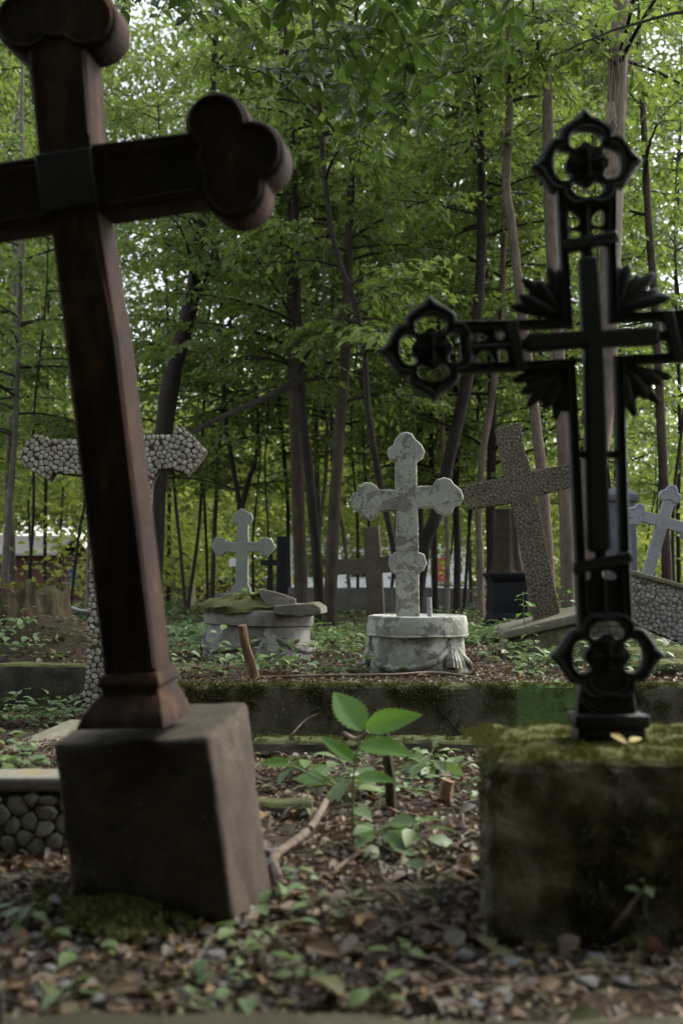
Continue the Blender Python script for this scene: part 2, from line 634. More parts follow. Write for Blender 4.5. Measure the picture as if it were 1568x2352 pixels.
# ------------------------------------------------------------------ ground
def sstep(a, b, x):
    t = min(max((x - a) / (b - a), 0), 1)
    return t * t * (3 - 2 * t)


def gz(x, y):
    e = 5.0 if x > -0.86 else 6.14
    if -0.98 < x <= -0.86:
        e = 5.0 + (6.14 - 5.0) * (-0.86 - x) / 0.12
    z = HZ * sstep(e, e + .1, y)
    k = mnoise.noise(Vector((x * 1.3, y * 1.3, 3.1))) * .02 + mnoise.noise(Vector((x * 6, y * 6, 1.1))) * .008
    z += k
    # litter mound in front of the rotten stump
    z += .26 * math.exp(-(((x + 1.95) / .5) ** 2 + ((y - 6.75) / .35) ** 2)) * sstep(6.2, 6.6, y)
    # soil inside the small plot on the left
    z += .12 * sstep(-.72, -.8, x) * sstep(3.0, 3.1, y) * sstep(4.3, 4.1, y)
    if y > 20:
        z += (y - 20) * .004 * 0
    return z


def axis(a, b, s, lo, hi, g=1.18):
    v = list(np.arange(a, b, s))
    st, p = s, b
    while p < hi:
        v.append(p)
        st *= g
        p += st
    v.append(hi)
    st, p, pre = s, a, []
    while p > lo:
        st *= g
        p -= st
        pre.append(p)
    return np.array(sorted(set([round(float(t), 5) for t in pre + v])))


xs, ys = axis(-3.2, 3.2, .05, -90, 90), axis(1.2, 9, .045, -30, 220)
V = [(x, y, gz(x, y)) for y in ys for x in xs]
nx, ny = len(xs), len(ys)
ii, jj = np.meshgrid(np.arange(nx - 1), np.arange(ny - 1))
a = (jj * nx + ii).ravel()
ground = link('ground', npmesh('ground', V, np.stack([a, a + 1, a + 1 + nx, a + nx], 1), True), MT['soil'])
tag(ground, 'brown forest soil of the cemetery', kind='structure')

# ------------------------------------------------------------------ leaves in numpy
def nrmz(a):
    return a / np.maximum(np.linalg.norm(a, axis=-1, keepdims=True), 1e-9)


def leaves(P, D, Nn, L, W, fine=False, fold=.12):
    """P base points, D directions, Nn rough normals, L lengths, W widths -> (verts, tris)"""
    n = len(P)
    D = nrmz(D)
    S = nrmz(np.cross(D, Nn))
    Nn = np.cross(S, D)
    L = np.broadcast_to(L, (n,))[:, None]
    W = np.broadcast_to(W, (n,))[:, None]
    if not fine:
        mid = P + D * L * .42
        v = np.stack([P, mid + S * W * .5 + Nn * W * fold, P + D * L - Nn * L * .12, mid - S * W * .5 + Nn * W * fold], 1)
        f = np.array([[0, 1, 2], [0, 2, 3]])
        k = 4
    else:
        c = lambda t, w, nn: P + D * L * t + S * W * w + Nn * (W * abs(w) * 2 * fold - L * nn)
        v = np.stack([P, c(.22, .34, .0), c(.5, .5, .03), c(.78, .3, .09), c(1.0, 0, .18), c(.78, -.3, .09), c(.5, -.5, .03), c(.22, -.34, .0),
                      c(.22, 0, .0), c(.5, 0, .03), c(.78, 0, .09)], 1)
        f = np.array([[0, 1, 8], [1, 2, 9], [1, 9, 8], [2, 3, 10], [2, 10, 9], [3, 4, 10], [0, 8, 7], [8, 9, 7], [9, 6, 7], [9, 10, 6], [10, 5, 6], [10, 4, 5]])
        k = 11
    Fc = (np.arange(n)[:, None, None] * k + f[None]).reshape(-1, 3)
    return v.reshape(-1, 3), Fc


def cat(parts):
    V, Fc, n = [], [], 0
    for v, f in parts:
        V.append(v)
        Fc.append(f + n)
        n += len(v)
    return np.concatenate(V), np.concatenate(Fc)


def tubes(P, Rd, sides=4):
    """P (n,K,3) polylines, Rd (n,K) radii -> verts, quads"""
    n, K, _ = P.shape
    d = nrmz(np.gradient(P, axis=1))
    ref = np.where(np.abs(d[..., 2:3]) > .9, np.array([1., 0, 0]), np.array([0., 0, 1]))
    A = nrmz(np.cross(d, ref))
    B = np.cross(d, A)
    t = np.arange(sides) * 2 * math.pi / sides
    v = P[:, :, None] + Rd[:, :, None, None] * (A[:, :, None] * np.cos(t)[None, None, :, None] + B[:, :, None] * np.sin(t)[None, None, :, None])
    i, k, s = np.meshgrid(np.arange(n), np.arange(K - 1), np.arange(sides), indexing='ij')
    b = i * K * sides + k * sides
    s2 = (s + 1) % sides
    f = np.stack([b + s, b + s2, b + sides + s2, b + sides + s], -1).reshape(-1, 4)
    return v.reshape(-1, 3), f


def crown(rng, tp, z0, z1, nl, ll, lsz, m=14, k=10, el0=.5, bias=None, fine=False, droop=.28, tw=.5):
    """limbs, twigs and leaves along a trunk polyline tp (sorted by height)"""
    tp = np.asarray(tp)
    z = z0 + (z1 - z0) * rng.random(nl) ** 1.0
    B = np.stack([np.interp(z, tp[:, 2], tp[:, 0]), np.interp(z, tp[:, 2], tp[:, 1]), z], 1)
    az = rng.random(nl) * 2 * math.pi if bias is None else rng.normal(bias[0], bias[1], nl)
    el = el0 * (.3 + .9 * rng.random(nl))
    rel = (z - z0) / max(z1 - z0, .1)
    L = ll * (.55 + .6 * rng.random(nl)) * (1 - .55 * rel)
    H = np.stack([np.cos(az), np.sin(az), 0 * az], 1)
    Sd = np.stack([-np.sin(az), np.cos(az), 0 * az], 1)
    bend = rng.normal(0, .18, nl)
    U = np.array([0, 0, 1.])

    def pos(t):  # t (nl,q)
        return (B[:, None] + H[:, None] * (L * np.cos(el))[:, None, None] * t[..., None] + Sd[:, None] * (L * bend)[:, None, None] * (t ** 2)[..., None]
                + U * (L[:, None] * (np.sin(el)[:, None] * t - droop * t ** 2))[..., None])
    T = np.linspace(0, 1, 7)[None].repeat(nl, 0)
    r0 = (.007 + .008 * L)
    lim = tubes(pos(T), r0[:, None] * (1.05 - .9 * T), 5)
    t = .12 + .88 * (np.arange(m)[None] + rng.random((nl, m))) / m
    TP = pos(t)
    sg = np.where((np.arange(m)[None] + rng.integers(0, 2, (nl, 1))) % 2 == 0, 1., -1.)
    ang = sg * (.45 + .6 * rng.random((nl, m)))
    TD = H[:, None] * np.cos(ang)[..., None] + Sd[:, None] * np.sin(ang)[..., None] + U * (rng.normal(-.25, .34, (nl, m)))[..., None]
    TD = nrmz(TD)
    TL = tw * (.5 + .7 * rng.random((nl, m))) * (1.1 - .5 * t) * (lsz / .08) ** .5
    TP, TD, TL = TP.reshape(-1, 3), TD.reshape(-1, 3), TL.ravel()
    nt = len(TP)
    sT = np.linspace(0, 1, 3)[None, :, None]
    tpts = TP[:, None] + TD[:, None] * TL[:, None, None] * sT - U * (TL[:, None, None] * .12 * sT ** 2)
    twg = tubes(tpts, np.array([[.0042, .003, .0013]]).repeat(nt, 0), 3)
    s = (np.arange(k)[None] + .6 + .3 * rng.random((nt, k))) / k
    s2 = np.where(np.arange(k)[None] % 2 == 0, 1., -1.)
    LP = TP[:, None] + TD[:, None] * (TL[:, None] * s)[..., None] - U * (TL[:, None] * .12 * s ** 2)[..., None]
    pr = nrmz(np.cross(TD, U) + 1e-6)
    LD = TD[:, None] * .6 + pr[:, None] * (s2 * .75)[..., None] - U * .38 + rng.normal(0, .32, (nt, k, 3))
    LN = U + rng.normal(0, .75, (nt, k, 3))
    keep = rng.random((nt, k)) < .93
    LP, LD, LN = LP[keep], LD[keep], LN[keep]
    nL = len(LP)
    ls = lsz * (.6 + .75 * rng.random(nL))
    lv = leaves(LP, LD, LN, ls, ls * (.5 + .16 * rng.random(nL)), fine)
    return lv, cat([lim, twg])


def trunk_pts(px, Y, dy=0.0, top=None):
    """pixel polyline (base first) -> world points at depth Y; foot pushed into the soil, then carried on to height top"""
    P = [at(u, v, Y + dy * i / max(len(px) - 1, 1)) for i, (u, v) in enumerate(px)]
    b = P[0].copy()
    P[0] = Vector((b.x, b.y, gz(b.x, b.y) - .08))
    if top and P[-1].z < top:
        d = (P[-1] - P[-2]).normalized()
        p = P[-1].copy()
        while p.z < top:
            d = (d * .8 + UP * .2 + Vector((random.uniform(-.06, .06), random.uniform(-.06, .06), 0))).normalized()
            p = p + d * .9
            P.append(p.copy())
    return P


def trunk_mesh(mb, P, w0, w1, Y, sides=12):
    Q = cr([tuple(p) for p in P], 5, False)
    z0, z1 = Q[0][2], Q[-1][2]
    rad = []
    for q in Q:
        t = (q[2] - z0) / (z1 - z0)
        r = (w0 + (w1 - w0) * min(t * 1.6, 1)) * .44 * Y / F
        if t > .625:
            r *= 1 - .85 * (t - .625) / .375
        r *= 1 + .4 * math.exp(-(q[2] - z0) / .12)
        rad.append(max(r, .006))
    mb.tube(Q, rad, sides, .16)
    return Q


GT = 'trees of the wood behind the graves'


def tree(label, px, Y, w0, w1, bark, z0=2.3, top=9.0, nl=36, ll=1.7, lsz=.098, m=13, k=10, dy=0.0, extra=None, el=.45):
    if Y > 12.5:
        z0 -= .6
        nl = int(nl * 1.15)
    if Y < 12.5:
        top = min(top, 8.2)
        nl = int(nl * .85)
    P = trunk_pts(px, Y, dy, top)
    base = Vector((P[0].x, P[0].y, gz(P[0].x, P[0].y)))
    root = thing('forest_tree', label, 'tree', base, 0, GT)
    off = np.array(base)
    mb = MB()
    Q = trunk_mesh(mb, [p - base for p in P], w0, w1, Y)
    mb.build('trunk', MT[bark], root, True)
    zz = np.array(sorted([(q[0], q[1], q[2]) for q in Q], key=lambda q: q[2]))
    rng = np.random.default_rng(abs(hash((round(px[0][0]), round(px[0][1]), int(Y * 10)))) % 2 ** 31)
    if nl:
        lv, br = crown(rng, zz, z0 - base.z, min(top, 1.0 + .6 * Y) - base.z, nl, ll, lsz, m, k, el)
        link_crown(lv, br, MT['leaf'], root)
    return root, base


# traced trees, one by one ---------------------------------------------------------------------------------------
t1, b1 = tree('thick pale-barked tree with hanging bare vines behind the ornate black iron cross', [(1350, 1460), (1356, 1150), (1386, 880), (1408, 380), (1424, 0)], 9.2, 74, 50, 'bark_tan', 5.6, 10, 12, 2.0)
mb = MB()
for i in range(16):
    u = random.uniform(1372, 1462); v0 = random.uniform(-60, 160); ln = random.uniform(120, 300)
    pts = [at(u + random.uniform(-6, 6) + (1408 - u) * .15 * j, v0 + ln * j / 4, 9.0) - b1 for j in range(5)]
    mb.tube(pts, .0035, 4)
for i in range(7):
    mb.tube([at(1398 + random.uniform(-8, 8), 235, 8.98) - b1, at(1402 + random.uniform(-12, 12), 255 + random.uniform(0, 25), 8.96) - b1, at(1406 + random.uniform(-14, 14), 272 + random.uniform(0, 20), 8.97) - b1], [.012, .02, .008], 5)
mb.build('vines', MT['stick'], t1, True)
tree('straight tan tree whose trunk passes behind the top of the ornate black cross', [(1306, 1445), (1300, 1240), (1290, 950), (1270, 640), (1262, 450), (1256, 250), (1250, 50)], 10.2, 36, 32, 'bark_tan', 5.9, 10, 12, 1.9)
tree('slim tan tree with a wavy trunk, left neighbour of the straight tan tree', [(1266, 1440), (1256, 1250), (1243, 1090), (1226, 940), (1203, 760), (1190, 650), (1172, 500), (1162, 430), (1168, 280), (1166, 60)], 10.6, 31, 22, 'bark_tan', 6.0, 9.5, 12, 1.8)
tree('dark tree leaning right behind the white cross, then rising straight', [(950, 1420), (972, 1260), (1001, 1180), (1048, 980), (1071, 880), (1097, 700), (1106, 500), (1103, 300), (1098, 100)], 11.2, 38, 23, 'bark_dark', 4.6, 9.5, 22, 1.8)
tree('pale grey tree standing far back above the white cross', [(952, 1395), (956, 1000), (958, 800), (966, 500), (984, 300), (990, 100)], 19, 30, 26, 'bark_grey', 3.5, 13, 34, 2.4, .1)
t6, b6 = tree('thick brown tree behind the broken slabs, left of a dark leaning one', [(694, 1440), (690, 1300), (681, 1050), (675, 900), (671, 750), (664, 560), (652, 280), (645, 100)], 11.4, 38, 22, 'bark_brown', 2.9, 9.5, 36, 1.8)
t7, b7 = tree('dark tree leaning left against the thick brown tree, with a long bough reaching down left', [(738, 1440), (726, 1270), (708, 1080), (691, 900), (684, 760), (680, 600), (676, 450)], 11.0, 28, 18, 'bark_dark', 2.8, 8.5, 30, 1.7)
MB().tube(cr([tuple(at(u, v, y) - b7) for u, v, y in ((700, 860, 10.9), (660, 886, 10.6), (600, 918, 10.2), (530, 948, 9.8), (470, 978, 9.5), (420, 1010, 9.3))], 5, False),
          [.045 - .03 * i / 26 for i in range(26)], 8, .15).build('bough', MT['bark_dark'], t7, True)
tree('dark brown tree rising from the herbs left of the plain brown cross', [(754, 1447), (764, 1250), (778, 1000), (790, 880), (796, 740), (801, 560), (807, 400), (814, 200)], 10.8, 36, 20, 'bark_brown', 2.6, 9, 36, 1.8)
tree('slender dark tree with a snaking trunk behind the white cross', [(934, 1425), (906, 1273), (884, 1160), (861, 1048), (843, 925), (836, 803), (811, 688), (783, 610), (764, 540), (748, 430)], 9.6, 20, 13, 'bark_dark', 2.9, 8, 30, 1.6)
tree('broad dark tree leaning right behind the pale pebble cross', [(340, 1450), (362, 1080), (378, 980), (398, 850), (430, 735), (456, 590), (476, 400), (490, 190), (498, 40)], 11.8, 62, 34, 'bark_dark', 3.4, 10.5, 40, 2.2)
tree('slim brown tree at the right edge, passing behind the grey leaning cross', [(1534, 1430), (1527, 1220), (1516, 950), (1503, 700), (1488, 500), (1478, 300), (1467, 100)], 10.9, 27, 19, 'bark_brown', 4.8, 9.5, 16, 1.8)
tree('slim grey tree leaning right at the left edge of the photo', [(2, 1400), (20, 1180), (34, 1010), (42, 800), (48, 640), (52, 420)], 13, 17, 13, 'bark_grey', 3.0, 9.5, 30, 1.9)
tree('pale grey tree behind the rotten stump, in front of the red shed', [(30, 1392), (26, 1240), (20, 1100), (30, 900), (34, 700)], 18, 22, 16, 'bark_grey', 3.4, 11, 26, 2.1, .095)
tree('straight dark sapling in front of the red shed', [(104, 1388), (104, 1250), (107, 1050), (110, 850), (112, 600)], 19, 10, 8, 'bark_dark', 3.6, 10, 22, 1.8, .095)
tree('thin dark sapling with a forked stem between the shed and the rotten stump', [(74, 1385), (70, 1250), (66, 1150), (84, 1050), (90, 900)], 20, 6, 5, 'bark_dark', 3.6, 8, 16, 1.6, .095)
tree('thin sapling just left of the pale pebble cross shaft, by the blue board', [(136, 1385), (140, 1230), (146, 1100), (150, 950)], 21, 6, 5, 'bark_dark', 3.4, 8, 16, 1.6, .095)
tree('tan double-stemmed tree seen beside the shaft of the pale pebble cross', [(202, 1410), (204, 1300), (208, 1150), (204, 950), (200, 700)], 15.2, 13, 10, 'bark_tan', 3.2, 9, 26, 1.9, .09)
tree('slender dark tree right of the rusty cross, left of the small grey cross', [(386, 1395), (388, 1250), (391, 1050), (396, 900), (404, 700)], 18, 11, 8, 'bark_dark', 3.2, 10, 26, 1.9, .095)
tree('thin dark tree close left of the small grey cross', [(478, 1388), (474, 1250), (466, 1050), (470, 860)], 17, 8, 6, 'bark_dark', 3.0, 8.5, 22, 1.8, .09)
tree('slim brown tree touching the left arm of the small grey cross', [(486, 1390), (492, 1240), (500, 1080), (508, 960), (522, 820), (532, 700)], 16, 13, 9, 'bark_brown', 2.8, 9, 28, 1.9, .09)
t21, b21 = tree('forked tree directly behind the small grey cross', [(552, 1395), (550, 1180), (536, 1080), (520, 980), (512, 860), (508, 700)], 14, 14, 10, 'bark_dark', 2.6, 8.5, 28, 1.8)
MB().tube(cr([tuple(at(u, v, 14) - b21) for u, v in ((552, 1175), (572, 1100), (588, 1050), (592, 970), (586, 880), (570, 780))], 5, False),
          [.042 - .026 * i / 26 for i in range(26)], 8, .15).build('fork', MT['bark_dark'], t21, True)
tree('thin dark tree between the small black cross and the thick brown tree', [(664, 1385), (662, 1240), (659, 1130), (640, 900), (622, 560), (604, 200)], 16, 10, 12, 'bark_dark', 3.2, 10, 26, 2.0, .09)
tree('dark stem half hidden behind the right arm of the white cross', [(1000, 1412), (998, 1260), (996, 1150), (990, 1000), (1002, 850)], 14.6, 15, 11, 'bark_dark', 2.6, 9, 28, 1.9, .088)
tree('slim tan tree midway between the white cross and the black granite pedestal', [(1026, 1420), (1027, 1260), (1022, 1130), (1016, 980), (1022, 820)], 13.4, 13, 10, 'bark_tan', 2.6, 9, 28, 1.8)
tree('dark knotty tree in the thicket left of the black granite pedestal', [(1048, 1412), (1050, 1260), (1046, 1130), (1052, 980), (1040, 820)], 14.2, 20, 13, 'bark_dark', 2.5, 9, 30, 1.9)
tree('thin dark tree leaning right beside the tan tree with knots', [(1064, 1400), (1074, 1260), (1086, 1120), (1094, 980)], 15.5, 9, 7, 'bark_dark', 2.6, 8.5, 24, 1.8, .088)
tree('tan tree with dark knots standing just left of the black granite pedestal', [(1104, 1432), (1101, 1280), (1099, 1160), (1108, 1040), (1122, 960), (1136, 860), (1150, 700)], 12.2, 22, 15, 'bark_tan', 2.7, 9, 32, 1.8)
tree('broad dark trunk behind the black granite pedestal and its carved stone trunk', [(1128, 1420), (1128, 1300), (1126, 1150), (1130, 1000), (1128, 820)], 13.6, 27, 20, 'bark_dark', 2.8, 9.5, 32, 2.0)
tree('dark slim tree behind the wavy tan tree', [(1252, 1420), (1250, 1260), (1248, 1100), (1246, 940), (1240, 760)], 13.2, 15, 12, 'bark_dark', 3.0, 9, 28, 1.9)
tree('brown tree showing through the gap above the right arm of the white cross', [(964, 1405), (966, 1250), (965, 1100), (962, 960), (950, 800)], 15.8, 16, 13, 'bark_brown', 2.6, 9.5, 30, 2.0, .09)
tree('pale tree rising behind the thick brown trunk, seen high between the two iron crosses', [(735, 1390), (730, 1150), (724, 900), (730, 600), (742, 300), (748, 60)], 18, 15, 13, 'bark_grey', 3.4, 12.5, 34, 2.3, .1)
tree('slim tree in the bright gap at the right edge beyond the mosaic slab', [(1560, 1400), (1556, 1200), (1560, 950), (1552, 700)], 16, 12, 9, 'bark_dark', 3.4, 9, 16, 1.8, .09)

# untraced young trees deeper in the wood: three kinds, copied with their parts ----------------------------------
def generic(i, lsz):
    P = [Vector((0, 0, -.1)), Vector((.05, .02, 1.2)), Vector((.02 + .1 * i, .05, 3)), Vector((.12, -.05 * i, 6)), Vector((.05, .1, 9.5)), Vector((.1, .1, 12.5))]
    root = thing('woodland_tree', 'slender leafy tree deep in the wood, one of many alike', 'tree', (0, 0, 0), 0, 'slender trees deep in the wood')
    mb = MB()
    Q = trunk_mesh(mb, P, 9, 7, 20, 8)
    mb.build('trunk', MT[['bark_dark', 'bark_brown', 'bark_grey'][i % 3]], root, True)
    rng = np.random.default_rng(50 + i)
    lv, br = crown(rng, np.array(Q), 1.9 + .5 * i, 10.6, 44, 2.3, lsz, 14, 9, .45)
    link_crown(lv, br, MT['leaf'] if i != 1 else MT['leaf_far'], root)
    return root


protos = [generic(i, .115) for i in range(3)]
spots = []
rr = random.Random(11)
tries = 0
while len(spots) < 14 and tries < 4000:
    tries += 1
    Y = rr.uniform(15, 23)
    u = rr.uniform(-120, 1690)
    x = (u - CX) / F * Y
    if all((x - a) ** 2 + (Y - b) ** 2 > 1.5 for a, b in spots):
        spots.append((x, Y))
for i, (x, Y) in enumerate(spots):
    src = protos[i % 3]
    if i < 3:
        r = src
    else:
        r = src.copy()
        COL.objects.link(r)
        for ch in [c for c in src.children]:
            c = ch.copy()
            COL.objects.link(c)
            c.parent = r
    r.location = (x, Y, gz(x, Y))
    s = rr.uniform(.8, 1.15)
    r.scale = (s, s, s)
    r.rotation_euler = (rr.uniform(-.05, .05), rr.uniform(-.06, .06), rr.uniform(0, 6.28))

# thin saplings among the trunks
sapl = thing('thin_sapling', 'thin dark bare-stemmed sapling among the far trunks, one of many alike', 'tree', (0, 0, 0), 0, 'thin saplings among the trunks')
mb = MB()
Qs = cr([(0, 0, -.1), (.05, .02, 1.2), (-.04, .05, 2.6), (.1, 0, 4.2), (.04, -.06, 6)], 6, False)
mb.tube(Qs, [.024 - .018 * i / (len(Qs) - 1) for i in range(len(Qs))], 7, .15)
mb.build('trunk', MT['bark_dark'], sapl, True)
lv, br = crown(np.random.default_rng(77), np.array(Qs), 1.9, 5.9, 16, 1.0, .095, 7, 8, .6)
link_crown(lv, br, MT['leaf'], sapl)
ru = random.Random(5)
for i, (u, Y) in enumerate([(60, 14), (165, 16), (430, 15), (585, 17), (612, 13.5), (820, 16), (845, 14.5), (1012, 17), (1150, 15), (1330, 17), (1420, 14), (1470, 18), (1500, 15), (1545, 13)]):
    if i == 0:
        r = sapl
    else:
        r = sapl.copy()
        COL.objects.link(r)
        for ch in [c for c in sapl.children]:
            c = ch.copy()
            COL.objects.link(c)
            c.parent = r
    x = (u - CX) / F * Y
    r.location = (x, Y, gz(x, Y))
    s_ = ru.uniform(.8, 1.3)
    r.scale = (s_, s_, s_)
    r.rotation_euler = (ru.uniform(-.1, .1), ru.uniform(-.12, .12), ru.uniform(0, 6.28))

# masses of leaves: the far edge of the wood, and unseen wood all round, shaped to shade the near crosses
def mass(name, label, boxes, n, lsz, mat):
    parts = []
    rng = np.random.default_rng(len(name))
    for (x0, x1, y0, y1, z0, z1, w) in boxes:
        k = int(n * w)
        nc = max(8, k // 34)
        C = np.stack([rng.uniform(x0, x1, nc), rng.uniform(y0, y1, nc), rng.uniform(z0, z1, nc)], 1)
        i = rng.integers(0, nc, k)
        P = C[i] + rng.normal(0, 1, (k, 3)) * np.array([.9, .8, .4])
        P[:, 2] = np.maximum(P[:, 2], .05)
        a = rng.uniform(0, 6.28, k)
        D = np.stack([np.cos(a), np.sin(a), rng.normal(-.25, .3, k)], 1)
        ls = lsz * (.6 + .7 * rng.random(k))
        parts.append(leaves(P, D, np.array([0, 0, 1.]) + rng.normal(0, .5, (k, 3)), ls, ls * .6))
    o = link(name, npmesh(name, *cat(parts)), mat)
    return tag(o, label, name.replace('_', ' '), kind='stuff')


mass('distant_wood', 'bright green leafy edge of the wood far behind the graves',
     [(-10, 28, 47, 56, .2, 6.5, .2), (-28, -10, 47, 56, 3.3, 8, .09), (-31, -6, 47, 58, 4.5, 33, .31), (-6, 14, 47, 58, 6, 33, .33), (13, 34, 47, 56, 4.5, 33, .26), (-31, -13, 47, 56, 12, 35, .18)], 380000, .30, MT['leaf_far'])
mass('surrounding_wood', 'unseen leafy wood around and behind the viewer, shaped to shade the near crosses',
     [(-14, 14, -9, -2.5, .3, 6.0, .62), (-13, -5, -3, 2.0, .3, 6, .2), (-5, 4, -2.6, .2, 3.3, 4.8, .16), (3.5, 13, -8, .5, .3, 6, .02)], 60000, .5, MT['leaf'])
mass('understorey', 'bushes, coloured bright green to look sunlit, filling the gaps between the far trunks',
     [(-5.5, 1.0, 25, 34, 1.2, 6.5, .28), (1.0, 5, 25, 34, 1.7, 6.5, .17), (5, 14, 25, 34, .6, 6.5, .25), (-14, -5.5, 26, 34, 2.9, 7, .2), (3.4, 10, 16, 22, .5, 2.2, .06), (-4.2, -2.6, 17, 22, .6, 2.2, .04)], 120000, .15, MT['leaf_bush_lit'])

# overhanging boughs: a tree whose trunk stands outside the picture on the right
ob = Vector((3.4, 5.2, gz(3.4, 5.2)))
ot = thing('overhanging_tree', 'leafy tree whose drooping boughs hang large across the top of the photo', 'tree', ob)
mb = MB()
trunk_mesh(mb, [Vector((0, 0, -.1)), Vector((.05, 0, 2)), Vector((-.1, -.1, 4.2)), Vector((-.1, -.1, 6.5)), Vector((0, 0, 9))], 46, 34, 9)
mb.build('trunk', MT['bark_brown'], ot, True)
rng = np.random.default_rng(3)
lp, bp = [], []
for i in range(170):
    while True:
        u, v = rng.uniform(250, 1180), rng.uniform(-170, 440)
        lim = 90 + 380 * math.exp(-((u - 900) / 200) ** 2)
        if v < lim and not (v > 60 and u < 560):
            break
    Y = rng.uniform(3.7, 5.2)
    tip = np.array(at(u, v, Y)) - np.array(ob)
    az = rng.uniform(0, 6.28)
    dr = np.array([math.cos(az), math.sin(az), -.55])
    st = tip - dr * rng.uniform(.35, .6)
    K = 6
    t = np.linspace(0, 1, K)[:, None]
    pl = st + (tip - st) * t + np.array([0, 0, .10]) * (4 * t * (1 - t))
    bp.append(tubes(pl[None], np.linspace(.0035, .0013, K)[None], 4))
    k = 13
    s = (np.arange(k) + .5) / k
    P = np.stack([np.interp(s, t[:, 0], pl[:, j]) for j in range(3)], 1)
    d = nrmz(tip - st)
    pr = nrmz(np.cross(d, [0, 0, 1.]))
    sd = np.where(np.arange(k) % 2 == 0, 1., -1.)[:, None]
    D = d * .55 + pr * sd * .8 + np.array([0, 0, -.25]) + rng.normal(0, .18, (k, 3))
    ls = rng.uniform(.062, .095, k)
    lp.append(leaves(P, D, np.array([0, 0, 1.]) + rng.normal(0, .4, (k, 3)), ls, ls * .55, True))
for i in range(16):
    u, v, Y = rng.uniform(300, 1300), rng.uniform(-500, 150), rng.uniform(3.8, 5.0)
    e = np.array(at(u, v, Y)) - np.array(ob)
    s0 = np.array([-.1, -.1, rng.uniform(3.2, 6)])
    t = np.linspace(0, 1, 9)[:, None]
    pl = s0 + (e - s0) * t + np.array([0, 0, 1.]) * (1.2 * t * (1 - t))
    bp.append(tubes(pl[None], np.linspace(.022, .003, 9)[None], 5))
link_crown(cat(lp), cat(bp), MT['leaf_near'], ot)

exec_marker = 0
# ------------------------------------------------------------------ rusty iron cross on the leaning stone plinth
fr = Fr(320, 1655, 2.5, -11)
rc = thing('iron_cross', 'rusty brown iron cross with clover-leaf ends, leaning left on a smooth stone plinth', 'grave cross', fr.o, fr.yaw, 'grave crosses')
mi = rc_inv = Matrix.Translation(fr.o) @ Matrix.Rotation(fr.yaw, 4, 'Z')
mi = mi.inverted()
TH = .105


def L(*pts):
    return fr.locs(pts)


plate('shaft', [L((259, 1548), (378, 1543), (333, 1160), (289, 784), (247, 520), (228, 345), (220, 175), (214, 95), (84, 95), (88, 175), (107, 350), (139, 540), (168, 784), (213, 1160))], 0, TH, MT['rust'], rc, .006)
plate('cross_arm', [L((-330, 432), (-330, 590), (0, 543), (140, 521), (262, 500), (482, 466), (462, 318), (230, 345), (100, 374), (0, 389))], .004, TH - .012, MT['rust'], rc, .006)
# raised border lines of the recessed front
mb = MB()
for pts in (((150, 560), (178, 784), (222, 1160), (266, 1535)), ((238, 560), (280, 784), (324, 1160), (369, 1530)), ((96, 140), (116, 350)), ((208, 140), (222, 330)),
            ((268, 488), (470, 454)), ((236, 358), (455, 331)), ((-300, 574), (0, 530), (128, 509)), ((-300, 450), (0, 402), (104, 388))):
    mb.tube([(a, -TH / 2 - .001, b) for a, b in fr.locs(pts)], .006, 6)
mb.build('raised_border', MT['rust'], rc, True)
plate('centre_plate', [L((106, 378), (232, 362), (246, 486), (124, 508))], -TH / 2 - .006, .014, MT['iron'], rc, .004)


def lobes(cs, extra):
    """trefoil: union of circles by polar sampling round a middle point"""
    mx, my = extra
    out = []
    for i in range(96):
        a = 2 * math.pi * i / 96
        dx, dy = math.cos(a), math.sin(a)
        best = 0
        for (cx, cy, r) in cs:
            ex, ey = cx - mx, cy - my
            b = ex * dx + ey * dy
            disc = b * b - (ex * ex + ey * ey - r * r)
            if disc >= 0:
                best = max(best, b + math.sqrt(disc))
        out.append((mx + dx * best, my + dy * best))
    return out


for cs, mid in (([(512, 302, 73), (590, 366, 74), (548, 446, 74), (520, 385, 60)], (535, 378)),
                ([(80, 72, 72), (215, 66, 72), (140, -15, 76), (150, 60, 60)], (147, 48)),
                ([(-470, 455, 73), (-560, 540, 74), (-455, 600, 74), (-480, 530, 66)], (-490, 530))):
    fin = plate('finial', [fr.locs(lobes(cs, mid))], 0, TH, MT['rust'], rc, .016)
    rim = MB()
    ol = fr.locs(lobes([(a, b, r - 14) for a, b, r in cs], mid))
    rim.tube([(a, -TH / 2 - .001, b) for a, b in ol + ol[:1]], .006, 6)
    rim.build('raised_rim', MT['rust'], fin, True)
# moulded foot
mb = MB()
secs = [(1545, 257, 381, .06), (1556, 252, 386, .066), (1572, 249, 390, .07), (1580, 258, 384, .062), (1592, 256, 388, .064), (1608, 240, 396, .078), (1624, 234, 399, .084), (1630, 226, 402, .09), (1664, 214, 410, .1)]
rings = []
for v, ul, ur, dd in secs[::-1]:
    (a, z), (b, z2) = fr.loc(ul, v), fr.loc(ur, v - 4)
    rings.append([(a, -dd, z), (b, -dd, z2), (b, dd, z2 + .012), (a, dd, z + .012)])
mb.loft(rings)
mb.build('foot', MT['rust'], rc, True, .004)
# plinth from its eight corners
cor = [at(165, 2062, 2.45), at(539, 2130, 2.30), at(627, 2080, 2.62), at(250, 2050, 2.8), at(120, 1712, 2.50), at(480, 1697, 2.38), at(570, 1611, 2.72), at(236, 1624, 2.86)]
cor = [mi @ c for c in cor]
mb = MB()
mb.loft([cor[:4], cor[4:]])
mb.build('plinth', MT['plinth'], rc, True, .014, 4, .0055, 13, 3)

